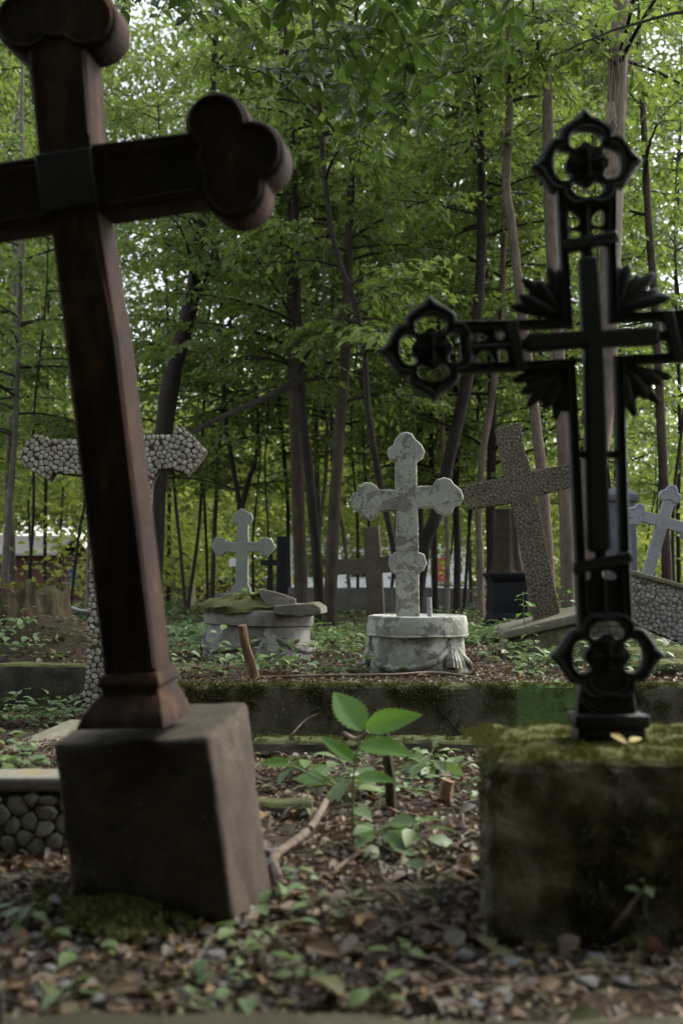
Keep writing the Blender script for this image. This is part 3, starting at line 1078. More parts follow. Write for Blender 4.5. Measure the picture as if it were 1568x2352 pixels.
# ------------------------------------------------------------------ ornate black iron cross on the mossy block
fo = Fr(1398, 1690, 2.52, 0)
oc = thing('iron_cross', 'ornate black openwork iron cross with sunburst rays on a mossy stone block', 'grave cross', fo.o, fo.yaw, 'grave crosses')
OT = .034


def polar(c, rot, pts, k=1.0):
    """pts (angle deg from up, radius px) about c, image axes"""
    return [(c[0] + k * r * math.sin(R(a + rot)), c[1] - k * r * math.cos(R(a + rot))) for a, r in pts]


def carte(c, rot, pts, k=1.0):
    s, q = math.sin(R(rot)), math.cos(R(rot))
    return [(c[0] + k * (x * q + y * s), c[1] + k * (x * s - y * q)) for x, y in pts]


LOBE = [(-45, 85), (-41, 93), (-36, 100), (-30, 102), (-22, 104), (-14, 108), (-8, 113), (-4, 120), (0, 128), (4, 120), (8, 113), (14, 108), (22, 104), (30, 102), (36, 100), (41, 93)]
FLAT = [(a, min(r, 98 / max(math.cos(R(a)), .72) if abs(a) < 42 else r)) for a, r in LOBE]
HOLE = [(-37, 50), (-37, 60), (-30, 71), (-16, 78), (0, 80), (16, 78), (30, 71), (37, 60), (37, 50), (33, 41), (25, 38), (16, 42), (8, 49), (0, 50), (-8, 49), (-16, 42), (-25, 38), (-33, 41)]


def finial(c, rot, k=1.0, flat=()):
    out, holes = [], []
    for q in range(4):
        out += polar(c, rot + 90 * q, FLAT if q in flat else LOBE, k)
        holes.append(cr(carte(c, rot + 90 * q, HOLE, k), 3))
    f = plate('finial', [fo.locs(out)] + [fo.locs(h) for h in holes], 0, OT, MT['iron'], oc, .006)
    mb = MB()
    rg = []
    for q in range(4):
        rg += polar(c, rot + 90 * q, [(a, r - 9 - 4 * (abs(a) < 10)) for a, r in (FLAT if q in flat else LOBE)], k)
    rg = fo.locs(rg)
    mb.tube([(a, -OT / 2, b) for a, b in rg + rg[:1]], .0075, 6)
    for q in range(4):
        hr = fo.locs(cr(carte(c, rot + 90 * q, [(x * 1.14, (y - 58) * 1.14 + 58) for x, y in HOLE[:9]], k), 3, False))
        mb.tube([(a, -OT / 2, b) for a, b in hr], .006, 6)
    mb.build('raised_rim', MT['iron'], f, True)
    # little cross pattee on the boss
    mb = MB()
    for q in range(4):
        pl = fo.locs(carte(c, rot + 90 * q, [(-6, 4), (-8, 18), (-17, 33), (0, 40), (17, 33), (8, 18), (6, 4)], k))
        rings = [[(a, -OT / 2 - .002, b) for a, b in pl], [(a, -OT / 2 - .011, b) for a, b in fo.locs(carte(c, rot + 90 * q, [(-3, 5), (-5, 18), (-11, 30), (0, 35), (11, 30), (5, 18), (3, 5)], k))]]
        mb.loft(rings)
        mb.tube([(a, -OT / 2 - .012, b) for a, b in fo.locs(carte(c, rot + 90 * q, [(0, 3), (0, 38)], k))], .003, 5)
    mb.build('boss', MT['iron'], f, True)
    return f


finial((1345, 380), -3, 1.0, (2,))
finial((991, 802), -3, .95, (1,))
finial((1752, 766), -3, .95, (3,))
finial((1392, 1506), -1, 1.03, (0, 2))

# rails outlining the cross
rails = [[(1286, 440), (1292, 560), (1302, 743), (1175, 748), (1040, 751)],
         [(1040, 848), (1185, 842), (1308, 836), (1330, 1300), (1336, 1440)],
         [(1404, 430), (1402, 560), (1406, 731), (1526, 726), (1700, 720)],
         [(1700, 815), (1540, 822), (1418, 829), (1432, 1300), (1438, 1440)]]
me = None
for k, r in enumerate(rails):
    w = 23 * fo.mpp
    p = plate_mesh('frame', [strip(fo.locs(r), w)], .0005 * k, OT - .004, .005)
    me = p if me is None else merge_into(me, [p])
me.shade_smooth(); me.set_sharp_from_angle(angle=R(40))
frm = link('frame', me, MT['iron'], oc)
mb = MB()
for r in rails:
    for off in (-.0085, .0085):
        q = strip(fo.locs(r), abs(off) * 2)
        q = q[:len(r)] if off > 0 else q[len(r):]
        mb.tube([(a, -OT / 2 + .001, b) for a, b in q], .0035, 5)
mb.build('raised_border', MT['iron'], frm, True)
me = None
for k, (a, b) in enumerate((((1172, 738), (1192, 852)), ((1528, 716), (1552, 830)), ((1282, 572), (1414, 546)), ((1314, 1306), (1446, 1278)))):
    link('slanted_band', plate_mesh('slanted_band', [strip(fo.locs([a, b]), 27 * fo.mpp)], -.003, OT + .004, .006), MT['iron'], oc)


def panel(quad, holes, hr):
    pl = plate('ornament_panel', [fo.locs(quad)] + [fo.locs(cr(h, 3)) for h in holes], .002, OT - .014, MT['iron'], oc, .003)
    mb = MB()
    mb.tube([(a, -OT / 2 + .004, b) for a, b in fo.locs(hr)], .006, 6)
    mb.build('relief', MT['iron'], pl, True)


panel([(1296, 468), (1394, 464), (1394, 556), (1300, 566)],
      [[(1306, 486), (1318, 490), (1329, 508), (1322, 521), (1306, 520)], [(1384, 483), (1370, 488), (1358, 505), (1364, 518), (1384, 517)],
       [(1308, 530), (1326, 530), (1332, 542), (1310, 548)], [(1384, 527), (1364, 527), (1358, 538), (1384, 541)]], [(1345, 472), (1346, 550)])
panel([(1052, 758), (1170, 754), (1180, 836), (1060, 842)],
      [[(1086, 766), (1108, 766), (1116, 778), (1100, 786), (1090, 780)], [(1136, 762), (1154, 760), (1156, 778), (1140, 780)],
       [(1092, 830), (1104, 808), (1118, 804), (1130, 822), (1128, 832)], [(1142, 806), (1160, 804), (1164, 830), (1146, 830)]], [(1062, 800), (1170, 795)])
panel([(1552, 732), (1690, 728), (1690, 806), (1560, 812)],
      [[(1580, 742), (1604, 742), (1606, 758), (1586, 760)], [(1630, 740), (1654, 740), (1650, 758), (1632, 758)], [(1584, 780), (1606, 780), (1606, 800), (1586, 800)], [(1630, 778), (1652, 778), (1654, 798), (1632, 798)]], [(1570, 770), (1690, 766)])
panel([(1334, 1300), (1430, 1284), (1436, 1440), (1342, 1440)],
      [[(1338, 1315), (1352, 1311), (1354, 1328), (1340, 1331)], [(1382, 1314), (1398, 1310), (1412, 1318), (1410, 1330), (1386, 1328)],
       [(1344, 1430), (1352, 1424), (1384, 1416), (1412, 1420), (1426, 1432), (1424, 1436), (1350, 1436)]], [(1384, 1330), (1386, 1415)])
# inner solid cross and its small connectors
sol = plate('inner_cross', [fo.locs([(1326, 602), (1334, 594), (1362, 593), (1369, 601), (1380, 760), (1500, 752), (1507, 758), (1508, 788), (1502, 794), (1381, 798), (1398, 1258), (1390, 1266), (1356, 1268), (1348, 1260), (1337, 800), (1214, 810), (1206, 804), (1205, 776), (1211, 769), (1334, 763)])],
            -.004, OT + .006, MT['iron'], oc, .008)
me = None
for a, b, w in (((1345, 560), (1347, 605), 22), ((1376, 1258), (1378, 1296), 24), ((1180, 796), (1214, 790), 22), ((1500, 773), (1545, 770), 22), ((1320, 1044), (1350, 1044), 16), ((1384, 1044), (1420, 1044), 16)):
    link('connector', plate_mesh('connector', [strip(fo.locs([a, b]), w * fo.mpp)], .001, OT - .008, .003), MT['iron'], sol)
# sunburst rays
for c, tips in (((1292, 730), [(1168, 704), (1190, 678), (1196, 640), (1230, 644), (1256, 612), (1281, 618)]),
                ((1412, 716), [(1420, 612), (1443, 606), (1466, 630), (1502, 628), (1510, 664), (1540, 683)]),
                ((1298, 850), [(1176, 876), (1194, 902), (1209, 936), (1244, 940), (1275, 966), (1294, 948)]),
                ((1424, 842), [(1544, 866), (1519, 882), (1515, 926), (1484, 918), (1459, 958), (1436, 938)])):
    mb = MB()
    c2 = Vector(fo.loc(*c))
    for i, t in enumerate(tips):
        t2 = Vector(fo.loc(*t))
        d = t2 - c2
        n = Vector((-d.y, d.x)).normalized()
        ln = d.length
        w = .0152 + .002 * (i % 2)
        pts, rad = [], []
        for q, rr_ in ((0, .5), (.25, .85), (.5, 1.0), (.75, .95), (.88, .72), (.96, .42), (1.0, .08)):
            p = c2 + d * q + n * (.004 * math.sin(q * 3) * (1 if i % 2 else -1))
            pts.append((p.x, .003 - .004 * q - .003 * (i % 2), p.y))
            rad.append(w * rr_)
        mb.tube(pts, rad, 10, 0, .62)
    # the web behind the rays
    m0 = fo.locs([c] + [(c[0] + (t[0] - c[0]) * .78, c[1] + (t[1] - c[1]) * .78) for t in tips])
    mb.loft([[(a, .002, b) for a, b in m0], [(a, .012, b) for a, b in m0]])
    mb.build('sunburst', MT['iron'], oc, True)
# foot with chevrons, and base
ft = plate('foot_plate', [fo.locs(cr([(1322, 1642), (1324, 1600), (1332, 1570), (1350, 1540), (1390, 1530), (1430, 1540), (1446, 1570), (1454, 1600), (1458, 1640)], 3, False))], .004, OT, MT['iron'], oc, .005)
mb = MB()
for dv in (0, 16, 32, 48):
    mb.tube([(a, -.015, b) for a, b in fo.locs(cr([(1330, 1580 + dv * .6), (1360, 1598 + dv * .8), (1390, 1612 + dv * .6), (1420, 1597 + dv * .8), (1449, 1578 + dv * .6)], 4, False))], .005, 6)
mb.build('relief', MT['iron'], ft, True)
mb = MB()
(x0, z0), (x1, z1) = fo.loc(1310, 1668), fo.loc(1480, 1638)
mb.box(x0, x1, -.045, .045, z0, z1)
mb.build('base_moulding', MT['iron'], oc, True, .006)
(x0, z0), (x1, z1) = fo.loc(1318, 1700), fo.loc(1472, 1668)
MB().box(x0, x1, -.04, .04, z0, z1 - .001).build('base', MT['iron'], oc, True, .004)
# mossy block
o = fo.o
bx = MB()
bx.loft([[(.312 - o.x, 2.24 - o.y, -.05 - o.z), (.96 - o.x, 2.24 - o.y, -.05 - o.z), (.97 - o.x, 2.80 - o.y, -.05 - o.z), (.385 - o.x, 2.80 - o.y, -.05 - o.z)],
         [(.335 - o.x, 2.27 - o.y, .398 - o.z), (.94 - o.x, 2.27 - o.y, .395 - o.z), (.95 - o.x, 2.77 - o.y, .402 - o.z), (.40 - o.x, 2.77 - o.y, .402 - o.z)]])
bx.build('stone_block', MT['mossblock'], oc, True, .03, 5, .016, 11, 3)

# ------------------------------------------------------------------ lathe helper and swags
def lathe(mb, prof, n=56, ctr=(0, 0), wob=.0, seed=0.0, flute=0.0):
    rings = []
    for r, z in prof:
        ring = []
        for j in range(n):
            a = 2 * math.pi * j / n
            rr_ = r * (1 + wob * mnoise.noise(Vector((math.cos(a) * 2, math.sin(a) * 2, z * 8 + seed)))) + flute * math.sin(a * 14 + seed) * max(0, 1 - z / .25)
            ring.append((ctr[0] + rr_ * math.cos(a), ctr[1] + rr_ * math.sin(a), z))
        rings.append(ring)
    mb.loft(rings)
    return mb


def swags(root, prof_r, z_top, z_low, joints, mat, rad=.016):
    """rope garlands between joints (degrees from facing the camera), with hanging drapes at the joints"""
    n = len(joints)
    for i in range(n):
        a0, a1 = joints[i], joints[(i + 1) % n]
        if a1 <= a0: a1 += 360
        mb = MB()
        pts, rd = [], []
        for k in range(41):
            t = k / 40
            a = R(a0 + (a1 - a0) * t)
            z = z_top - (z_top - z_low) * (4 * t * (1 - t)) ** .8
            r = prof_r(z) + .004
            pts.append((r * math.sin(a), -r * math.cos(a), z))
            rd.append(rad * (.75 + .45 * math.sin(math.pi * t)) * (1 + .14 * math.sin(k * 2.1)))
        mb.tube(pts, rd, 9)
        mb.build('garland', mat, root, True)
        a = R(a0)
        mb = MB()
        for q in (-.34, -.12, .1, .32):
            dp = []
            for k in range(8):
                t = k / 7
                z = z_top + .015 - (z_top - .02) * t * (1 - .15 * abs(q))
                r = prof_r(z) + .002 + .01 * t
                aa = a + q * (.25 + .75 * t) * .42
                dp.append((r * math.sin(aa), -r * math.cos(aa), z))
            mb.tube(dp, [.011, .017, .021, .024, .026, .028, .03, .028], 8, .25)
        mb.build('drape', mat, root, True)


# white cross on its round pedestal --------------------------------------------------------------------------------
Z3 = lambda x, y: (766.6 + x * .3445, 958 + y * .3445)
fw = Fr(958, 1545, 5.68, -3)
base = Vector((fw.o.x, 5.68, HZ + .005))
wc = thing('white_cross', 'white cross with peeling paint and rounded ends on a round garlanded pedestal', 'grave cross', base, fw.yaw, 'grave crosses')
dz = fw.o.z - base.z
wpts = [(415, 1352), (412, 1050), (385, 1038), (364, 985), (368, 935), (395, 908), (412, 900), (410, 625), (385, 625), (300, 630), (285, 665), (245, 690), (190, 680), (168, 640), (148, 630), (116, 590), (108, 555), (128, 510), (160, 498), (165, 465), (205, 440), (250, 440), (285, 465), (305, 485), (385, 487), (408, 487), (406, 300), (380, 295), (356, 250), (362, 212), (395, 188), (410, 150), (440, 115), (480, 103), (518, 115), (543, 155), (585, 188), (605, 235), (590, 275), (552, 300), (552, 465), (655, 460), (680, 420), (730, 403), (780, 420), (800, 455), (848, 490), (862, 540), (840, 585), (802, 602), (785, 642), (740, 660), (688, 640), (665, 605), (560, 610), (560, 625), (563, 900), (600, 915), (618, 975), (600, 1020), (566, 1040), (569, 1352)]
ol = jit(dens([(a, b + dz) for a, b in fw.locs([Z3(*p) for p in wpts])], .012), .0035, 45)
cross = plate('cross', [ol], 0, .085, MT['peel'], wc, .009)
prof = [(.272, -.06), (.292, .0), (.286, .05), (.272, .11), (.262, .17), (.26, .205), (.266, .212), (.282, .218), (.286, .24), (.284, .30), (.279, .318), (.262, .322), (.24, .31), (.1, .305)]
mb = lathe(MB(), prof, 72, wob=.035, seed=1.0)
ped = mb.build('pedestal', MT['peel'], wc, True)
swags(ped, lambda z: np.interp(z, [0, .05, .11, .17, .3], [.292, .286, .272, .262, .262]), .19, .035, [-84, 44, 164], MT['peel'], .018)
mb = MB()
mb.tube([(.285 * math.sin(a), -.285 * math.cos(a), .214 + .002 * math.sin(a * 5)) for a in np.linspace(0, 2 * math.pi, 49)], .006, 6)
mb.build('moulding', MT['peel'], ped, True)
lp_ = Vector((*fw.loc(*Z3(638, 1345)), 0)); lq_ = Vector((*fw.loc(*Z3(630, 1200)), 0))
MB().tube([(lp_.x, -.06, lp_.y + dz - .02), (lq_.x, -.06, lq_.y + dz)], .014, 10).build('pipe_stub', MT['zinc'], wc, True)

# left round pedestal, its cross lost -------------------------------------------------------------------------------
pc = at(592, 1500, 6.75)
lp0 = thing('round_pedestal', 'round grey garlanded pedestal without a cross, moss and broken slabs on top', 'pedestal', (pc.x, 6.75, HZ), R(4))
lprof = [(.36, -.08), (.372, 0), (.362, .06), (.35, .14), (.343, .2), (.341, .222), (.352, .226), (.366, .232), (.368, .25), (.365, .318), (.356, .33), (.3, .332), (.1, .335)]
pd = lathe(MB(), lprof, 80, wob=.03, seed=4).build('drum', MT['drapestone'], lp0, True)
pd.rotation_euler = (0, R(1.5), 0)
swags(pd, lambda z: np.interp(z, [0, .06, .14, .2, .3], [.372, .362, .35, .343, .343]), .2, .07, [11, 131, -109], MT['drapestone'], .02)
mb = MB()
rings = []
for k, (r, z) in enumerate(((.36, .318), (.35, .35), (.28, .385), (.18, .41), (.07, .425))):
    ring = []
    for j in range(40):
        a = 2 * math.pi * j / 40
        rr_ = r * (1 + .12 * mnoise.noise(Vector((math.cos(a) * 2.5, math.sin(a) * 2.5, k * .7))))
        ring.append((-.05 + rr_ * math.cos(a), rr_ * math.sin(a), z + .02 * mnoise.noise(Vector((math.cos(a) * 4, math.sin(a) * 4, k)))))
    rings.append(ring)
mb.loft(rings)
mb.build('moss_cap', MT['moss'], lp0, True, 0, 1, .012, 22)
Z2 = lambda x, y: (435.5 + x * .2778, 1132.5 + y * .2778)


def slab(label, px, Y, th, tilt=0.0, group=None, name='broken_slab', mat='slabstone', cat='stone slab', peb=None):
    cxm = sum(p[0] for p in px) / len(px)
    cym = max(p[1] for p in px)
    f = Fr(cxm, cym, Y, tilt)
    r = thing(name, label, cat, f.o, f.yaw, group)
    ol = jit(dens(f.locs(px), .02), .006, 22, Y)
    me = plate_mesh('slab', [ol], 0, th, .008)
    o = finish('slab', me, MT[mat], r, True, 0, 0, .004, 12)
    if peb:
        pebbled(o, ol, -th / 2, *peb)
    return r


slab('broken stone chunk tipped on the round pedestal, uppermost of the two', [Z2(*p) for p in ((580, 800), (600, 790), (700, 815), (860, 870), (858, 912), (800, 925), (740, 950), (690, 985), (640, 960), (602, 900))], 6.62, .3, 8)
slab('flat broken stone slab jutting right over the rim of the round pedestal', [Z2(*p) for p in ((730, 955), (745, 925), (900, 915), (1000, 905), (1050, 905), (1110, 940), (1114, 990), (1030, 1012), (960, 1020), (860, 1008), (735, 990))], 6.5, .34, -6)

# ------------------------------------------------------------------ pebbles bedded in mortar
def inside(p, poly):
    x, y = p
    c = False
    for i in range(len(poly)):
        (x1, y1), (x2, y2) = poly[i - 1], poly[i]
        if (y1 > y) != (y2 > y) and x < (x2 - x1) * (y - y1) / (y2 - y1) + x1:
            c = not c
    return c


def pebbled(o, poly, yf, d, mat, seed=1):
    """bed irregular pebbles of size about d into the front face (depth yf) of object o, as part of its own mesh"""
    rg = np.random.default_rng(seed)
    a = np.array(poly)
    (x0, z0), (x1, z1) = a.min(0), a.max(0)
    pts, cell = [], {}
    n = int((x1 - x0) * (z1 - z0) / d ** 2 * 14)
    for x, z in zip(rg.uniform(x0, x1, n), rg.uniform(z0, z1, n)):
        ci, cj = int(x // d), int(z // d)
        r = d * rg.uniform(.62, .95)
        if any((x - q[0]) ** 2 + (z - q[1]) ** 2 < r * r for i in (-1, 0, 1) for j in (-1, 0, 1) for q in cell.get((ci + i, cj + j), ())):
            continue
        if not inside((x, z), poly):
            continue
        cell.setdefault((ci, cj), []).append((x, z))
        pts.append((x, z))
    P = np.array(pts)
    V, Fc = [], []
    K = 9
    for i, (x, z) in enumerate(pts):
        dx = P - P[i]
        dd = np.hypot(dx[:, 0], dx[:, 1])
        nb = np.argsort(dd)[1:9]
        h = d * rg.uniform(.045, .11)
        rim = []
        ph = rg.uniform(0, 6.28)
        for k in range(K):
            t = ph + 6.283 * k / K
            u = np.array([math.cos(t), math.sin(t)])
            r = d * .74
            for j in nb:      # stay on this side of the middle line to each neighbour
                e = dx[j]
                c = float(e @ u) / dd[j]
                if c > .15:
                    r = min(r, dd[j] * .5 / c)
            for _ in range(5):
                if inside((x + u[0] * r * 1.05, z + u[1] * r * 1.05), poly):
                    break
                r *= .78
            rim.append(u * (r * rg.uniform(.87, .97)))
        b = len(V)
        tl = rg.normal(0, .12, 2)
        for q, hh in ((1.0, -.08 * d), (.95, h * .62), (.8, h * .97)):
            for e in rim:
                V.append((x + e[0] * q, yf - hh - float(e @ tl) * (hh > 0), z + e[1] * q))
        V.append((x, yf - h * 1.03, z))
        for w in range(2):
            for k in range(K):
                k2 = (k + 1) % K
                Fc.append((b + w * K + k, b + w * K + k2, b + (w + 1) * K + k2, b + (w + 1) * K + k))
        for k in range(K):
            Fc.append((b + 2 * K + k, b + 2 * K + (k + 1) % K, b + 3 * K))
    me = bpy.data.meshes.new('pebbles')
    me.from_pydata(V, [], Fc)
    n0 = len(o.data.polygons)
    bm = bmesh.new()
    bm.from_mesh(o.data)
    bm.from_mesh(me)
    bm.to_mesh(o.data)
    bm.free()
    bpy.data.meshes.remove(me)
    o.data.materials.append(MT[mat])
    n1 = len(o.data.polygons)
    mi = np.zeros(n1, np.int32)
    mi[n0:] = 1
    o.data.polygons.foreach_set('material_index', mi)
    sm = np.zeros(n1, bool)
    o.data.polygons.foreach_get('use_smooth', sm)
    sm[n0:] = True
    o.data.polygons.foreach_set('use_smooth', sm)
    o.data.update()


def m_stonebit(name, cols, dirt):
    m = M(name)
    c = m.ramp(m.rnd(), [(i / (len(cols) - 1), k) for i, k in enumerate(cols)])
    n1 = m.noise(90, 5, .75)
    c = m.mix(m.ramp(n1, [(.38, .5), (.62, 0.0)]), c, tuple(k * .5 for k in cols[0]))
    c = m.mix(m.ramp(m.noise(7, 6, .75), [(.5, 0.0), (.7, .7)]), c, dirt)
    return m.done(m.bsdf(c, .8, m.bump(n1, .004, .6), .3))


MT['bit_pale'] = m_stonebit('pale_pebble_stone', [(.36, .34, .28), (.54, .51, .43), (.62, .59, .51), (.42, .37, .28)], (.24, .17, .085))
MT['bit_brown'] = m_stonebit('brown_pebble_stone', [(.13, .11, .078), (.2, .175, .125), (.155, .13, .092), (.185, .165, .125)], (.09, .075, .04))
MT['bit_grey'] = m_stonebit('grey_pebble_stone', [(.26, .25, .245), (.38, .37, .365), (.3, .285, .275), (.45, .44, .43)], (.16, .13, .11))
MT['bit_kerb'] = m_stonebit('kerb_pebble_stone', [(.34, .34, .29), (.5, .49, .43), (.4, .4, .34)], (.18, .19, .1))
MT['mortar_brown'] = m_stone('brown_mortar', (.06, .046, .033), (.12, .095, .07), sc=3)
MT['mortar_grey'] = m_stone('grey_mortar', (.10, .09, .075), (.17, .155, .135), sc=3)

# ------------------------------------------------------------------ other crosses
def cross_plate(name, label, px, Y, yaw, th, mat, basepx, zb=HZ, bevel=.006, step=.015, j=.003, part='cross', group='grave crosses', peb=None):
    f = Fr(basepx[0], basepx[1], Y, yaw)
    b = Vector((f.o.x, f.o.y, zb))
    r = thing(name, label, 'grave cross', b, f.yaw, group)
    d = f.o.z - b.z
    pts = [(a, c + d) for a, c in f.locs(px)]
    pts = jit(dens(pts, step), j, 30, Y)
    o = plate(part, [pts], 0, th, MT[mat], r, bevel)
    if peb:
        pebbled(o, pts, -th / 2, *peb)
    return r, f, d


gpts = [(345, 880), (345, 800), (352, 780), (385, 752), (388, 492), (300, 490), (285, 515), (258, 527), (222, 516), (205, 480), (175, 440), (200, 402), (215, 370), (258, 362), (295, 378), (306, 405), (395, 405), (395, 262), (366, 225), (368, 180), (398, 150), (430, 128), (472, 150), (520, 180), (524, 215), (510, 240), (488, 262), (490, 402), (570, 405), (588, 375), (640, 365), (680, 385), (710, 440), (690, 478), (660, 500), (645, 525), (600, 520), (582, 490), (485, 490), (485, 752), (505, 785), (508, 880)]
r, f, d = cross_plate('stone_cross', 'small pale grey stone cross with lobed ends behind the left round pedestal', [Z2(*p) for p in gpts], 7.9, -4, .07, 'greystone', Z2(430, 860), HZ)
(x0, z0), (x1, z1) = f.loc(*Z2(232, 900)), f.loc(*Z2(640, 832))
MB().box(x0, x1, -.13, .13, -.05, z1 + d).build('plinth', MT['bluegran'], r, True, .012)

bpts = [(235, 1420), (215, 1048), (14, 1050), (18, 950), (212, 942), (195, 735), (298, 730), (316, 932), (500, 918), (503, 1018), (320, 1040), (345, 1420)]
cross_plate('stone_cross', 'plain square-cut brown concrete cross half hidden behind the white cross', [Z3(*p) for p in bpts], 8.6, -8, .1, 'brownstone', Z3(290, 1420))
lpts = [(1075, 80), (1155, 66), (1240, 36), (1262, 200), (1308, 365), (1555, 316), (1610, 306), (1640, 452), (1342, 530), (1380, 690), (1430, 960), (1506, 1338), (1330, 1370), (1290, 1130), (1230, 820), (1180, 575), (888, 622), (858, 460), (1136, 405)]
r, f, d = cross_plate('pebble_cross', 'tall brown pebble-covered cross leaning left, right of the white cross', [Z3(*p) for p in lpts], 6.95, -5, .1, 'mortar_brown', Z3(1420, 1360), HZ, .005, peb=(.026, 'bit_brown', 3))
Z4 = lambda x, y: (1045.3 + x * .3333, 1132.5 + y * .3333)
mb = MB()
for (ul, vl, vl2), (ur, vr, vr2), y0, y1 in ((((1147), 1446, 1462), (1420, 1378, 1402), -.36, .3),):
    a, b_, c, e = f.loc(ul, vl), f.loc(ul, vl2), f.loc(ur, vr), f.loc(ur, vr2)
    mb.loft([[(b_[0], y0, b_[1] + d), (e[0], y0, e[1] + d), (e[0], y1, e[1] + d), (b_[0], y1, b_[1] + d)], [(a[0], y0, a[1] + d), (c[0], y0, c[1] + d), (c[0], y1, c[1] + d + .02), (a[0], y1, a[1] + d + .02)]])
mb.build('base_slab', MT['slabstone'], r, True, .008, 3, .008, 14)
mb = MB()
a, c, e = f.loc(1152, 1464), f.loc(1416, 1404), f.loc(1152, 1520)
mb.loft([[(a[0], -.32, -.05), (c[0], -.32, -.05), (c[0], .28, -.05), (a[0], .28, -.05)], [(a[0], -.32, a[1] + d), (c[0], -.32, c[1] + d), (c[0], .28, c[1] + d), (a[0], .28, a[1] + d)]])
mb.build('base_block', MT['mossblock'], r, True, .015, 3, .02, 8)

# pale pebble cross on the left
ppts = [(186, 1655), (190, 1620), (200, 1560), (204, 1480), (208, 1350), (212, 1200), (205, 1130), (198, 1095), (150, 1090), (128, 1086), (118, 1106), (80, 1084), (58, 1072), (45, 1050), (62, 1022), (84, 1000), (126, 1012), (200, 1010), (212, 1006), (214, 900), (222, 800), (292, 800), (298, 900), (308, 1003), (345, 1001), (394, 1001), (414, 976), (446, 1006), (478, 1038), (455, 1070), (432, 1094), (398, 1080), (368, 1080), (352, 1110), (345, 1200), (344, 1350), (346, 1480), (352, 1570), (366, 1655)]
cross_plate('pebble_cross', 'pale pebble-covered cross with pointed arm ends behind the rusty iron cross', ppts, 5.75, 4, .12, 'mortar_brown', (270, 1655), 0.0, .01, peb=(.034, 'bit_pale', 4))

# grey leaning cross right
f = Fr(1478, 1345, 7.6, -6)
r = thing('iron_cross', 'grey painted cross with three-lobed ends leaning right at the photo edge', 'grave cross', Vector((f.o.x, f.o.y, HZ)), f.yaw, 'grave crosses')
d = f.o.z - HZ
cg = (1520.5, 1199.0)
ang = -16.0


def rp(pts):
    s, q = math.sin(R(-ang)), math.cos(R(-ang))
    return [(cg[0] + x * q + y * s, cg[1] + x * s - y * q) for x, y in pts]


mp = f.mpp
arm = [rp([(-13, -150), (-13, -13), (-52, -13), (-52, 13), (-13, 13), (-13, 52), (13, 52), (13, 13), (52, 13), (52, -13), (13, -13), (13, -150)])]
plate('cross', [[(a, b + d) for a, b in f.locs(arm[0])]], 0, .06, MT['zinc'], r, .006)
for c in ((-64, 0), (64, 0), (0, 64)):
    ax = Vector(c).normalized()
    sd = Vector((-ax.y, ax.x))
    C = Vector(c)
    tre = lobes([(*(C + ax * 10), 13.5), (*(C + sd * 13 - ax * 4), 13), (*(C - sd * 13 - ax * 4), 13), (*C, 12)], tuple(C))
    fi = plate('finial', [[(a, b + d) for a, b in f.locs(rp(tre))]], 0, .066, MT['zinc'], r, .006)
    mb = MB()
    tr2 = lobes([(*(C + ax * 10), 10), (*(C + sd * 13 - ax * 4), 9.5), (*(C - sd * 13 - ax * 4), 9.5), (*C, 9)], tuple(C))
    ll_ = [(a, -.033, b + d) for a, b in f.locs(rp(tr2))]
    mb.tube(ll_ + ll_[:1], .004, 5)
    mb.build('raised_rim', MT['zinc'], fi, True)
mb = MB()
for x in (-9, 9):
    mb.tube([(a, -.031, b + d) for a, b in f.locs(rp([(x, -148), (x, -14)]))], .004, 5)
mb.build('raised_border', MT['zinc'], r, True)
mb = MB()
a_, b_ = f.loc(1440, 1345), f.loc(1512, 1345)
mb.box(a_[0], b_[0], -.14, .14, -.05, a_[1] + d + .03)
mb.build('plinth', MT['slabstone'], r, True, .015, 2, .006)

# small black cross, stele etc.
k_ = [(616, 1390), (617, 1300), (598, 1298), (598, 1286), (617, 1286), (617, 1272), (627, 1272), (627, 1286), (641, 1286), (641, 1298), (627, 1299), (628, 1390)]
cross_plate('iron_cross', 'small plain black cross among the far trunks, right of the small grey cross', k_, 13.5, 0, .06, 'granite', (622, 1390), HZ, .004, .05, .0)

# ------------------------------------------------------------------ monuments
def stack(root, name, secs, mat, bevel=.01, cx=0.0):
    """secs: (z0, z1, half width bottom, half width top)"""
    for nm, z0, z1, a, b in secs:
        mb = MB()
        mb.loft([[(cx - a, -a, z0), (cx + a, -a, z0), (cx + a, a, z0), (cx - a, a, z0)], [(cx - b, -b, z1), (cx + b, -b, z1), (cx + b, b, z1), (cx - b, b, z1)]])
        mb.build(nm, mat, root, True, bevel)


p = at(1166, 1440, 11.0)
bp_ = thing('granite_pedestal', 'black granite pedestal bearing a carved stone tree trunk', 'monument', (p.x, 11.0, HZ))
q = 11 / F
stack(bp_, 'x', [('base', -.05, .06, .245, .245), ('base_step', .061, .17, .235, .2), ('body', .171, .50, .185, .185), ('cap', .501, .56, .19, .235), ('cap', .561, .60, .24, .24)], MT['granite'], .01)
mb = MB()
secs = [(.20, .602), (.17, .64), (.15, .72), (.135, .85), (.125, 1.05), (.118, 1.22), (.12, 1.3), (.05, 1.31)]
rings = []
for r_, z in secs:
    rings.append([(.0 + r_ * (1 + .12 * math.sin(7 * a) * (1 if z < .8 else .5)) * math.cos(a), r_ * (1 + .12 * math.sin(7 * a)) * math.sin(a), z) for a in np.linspace(0, 2 * math.pi, 40, endpoint=False)])
mb.loft(rings)
mb.build('carved_trunk', MT['bark_brown'], bp_, True)

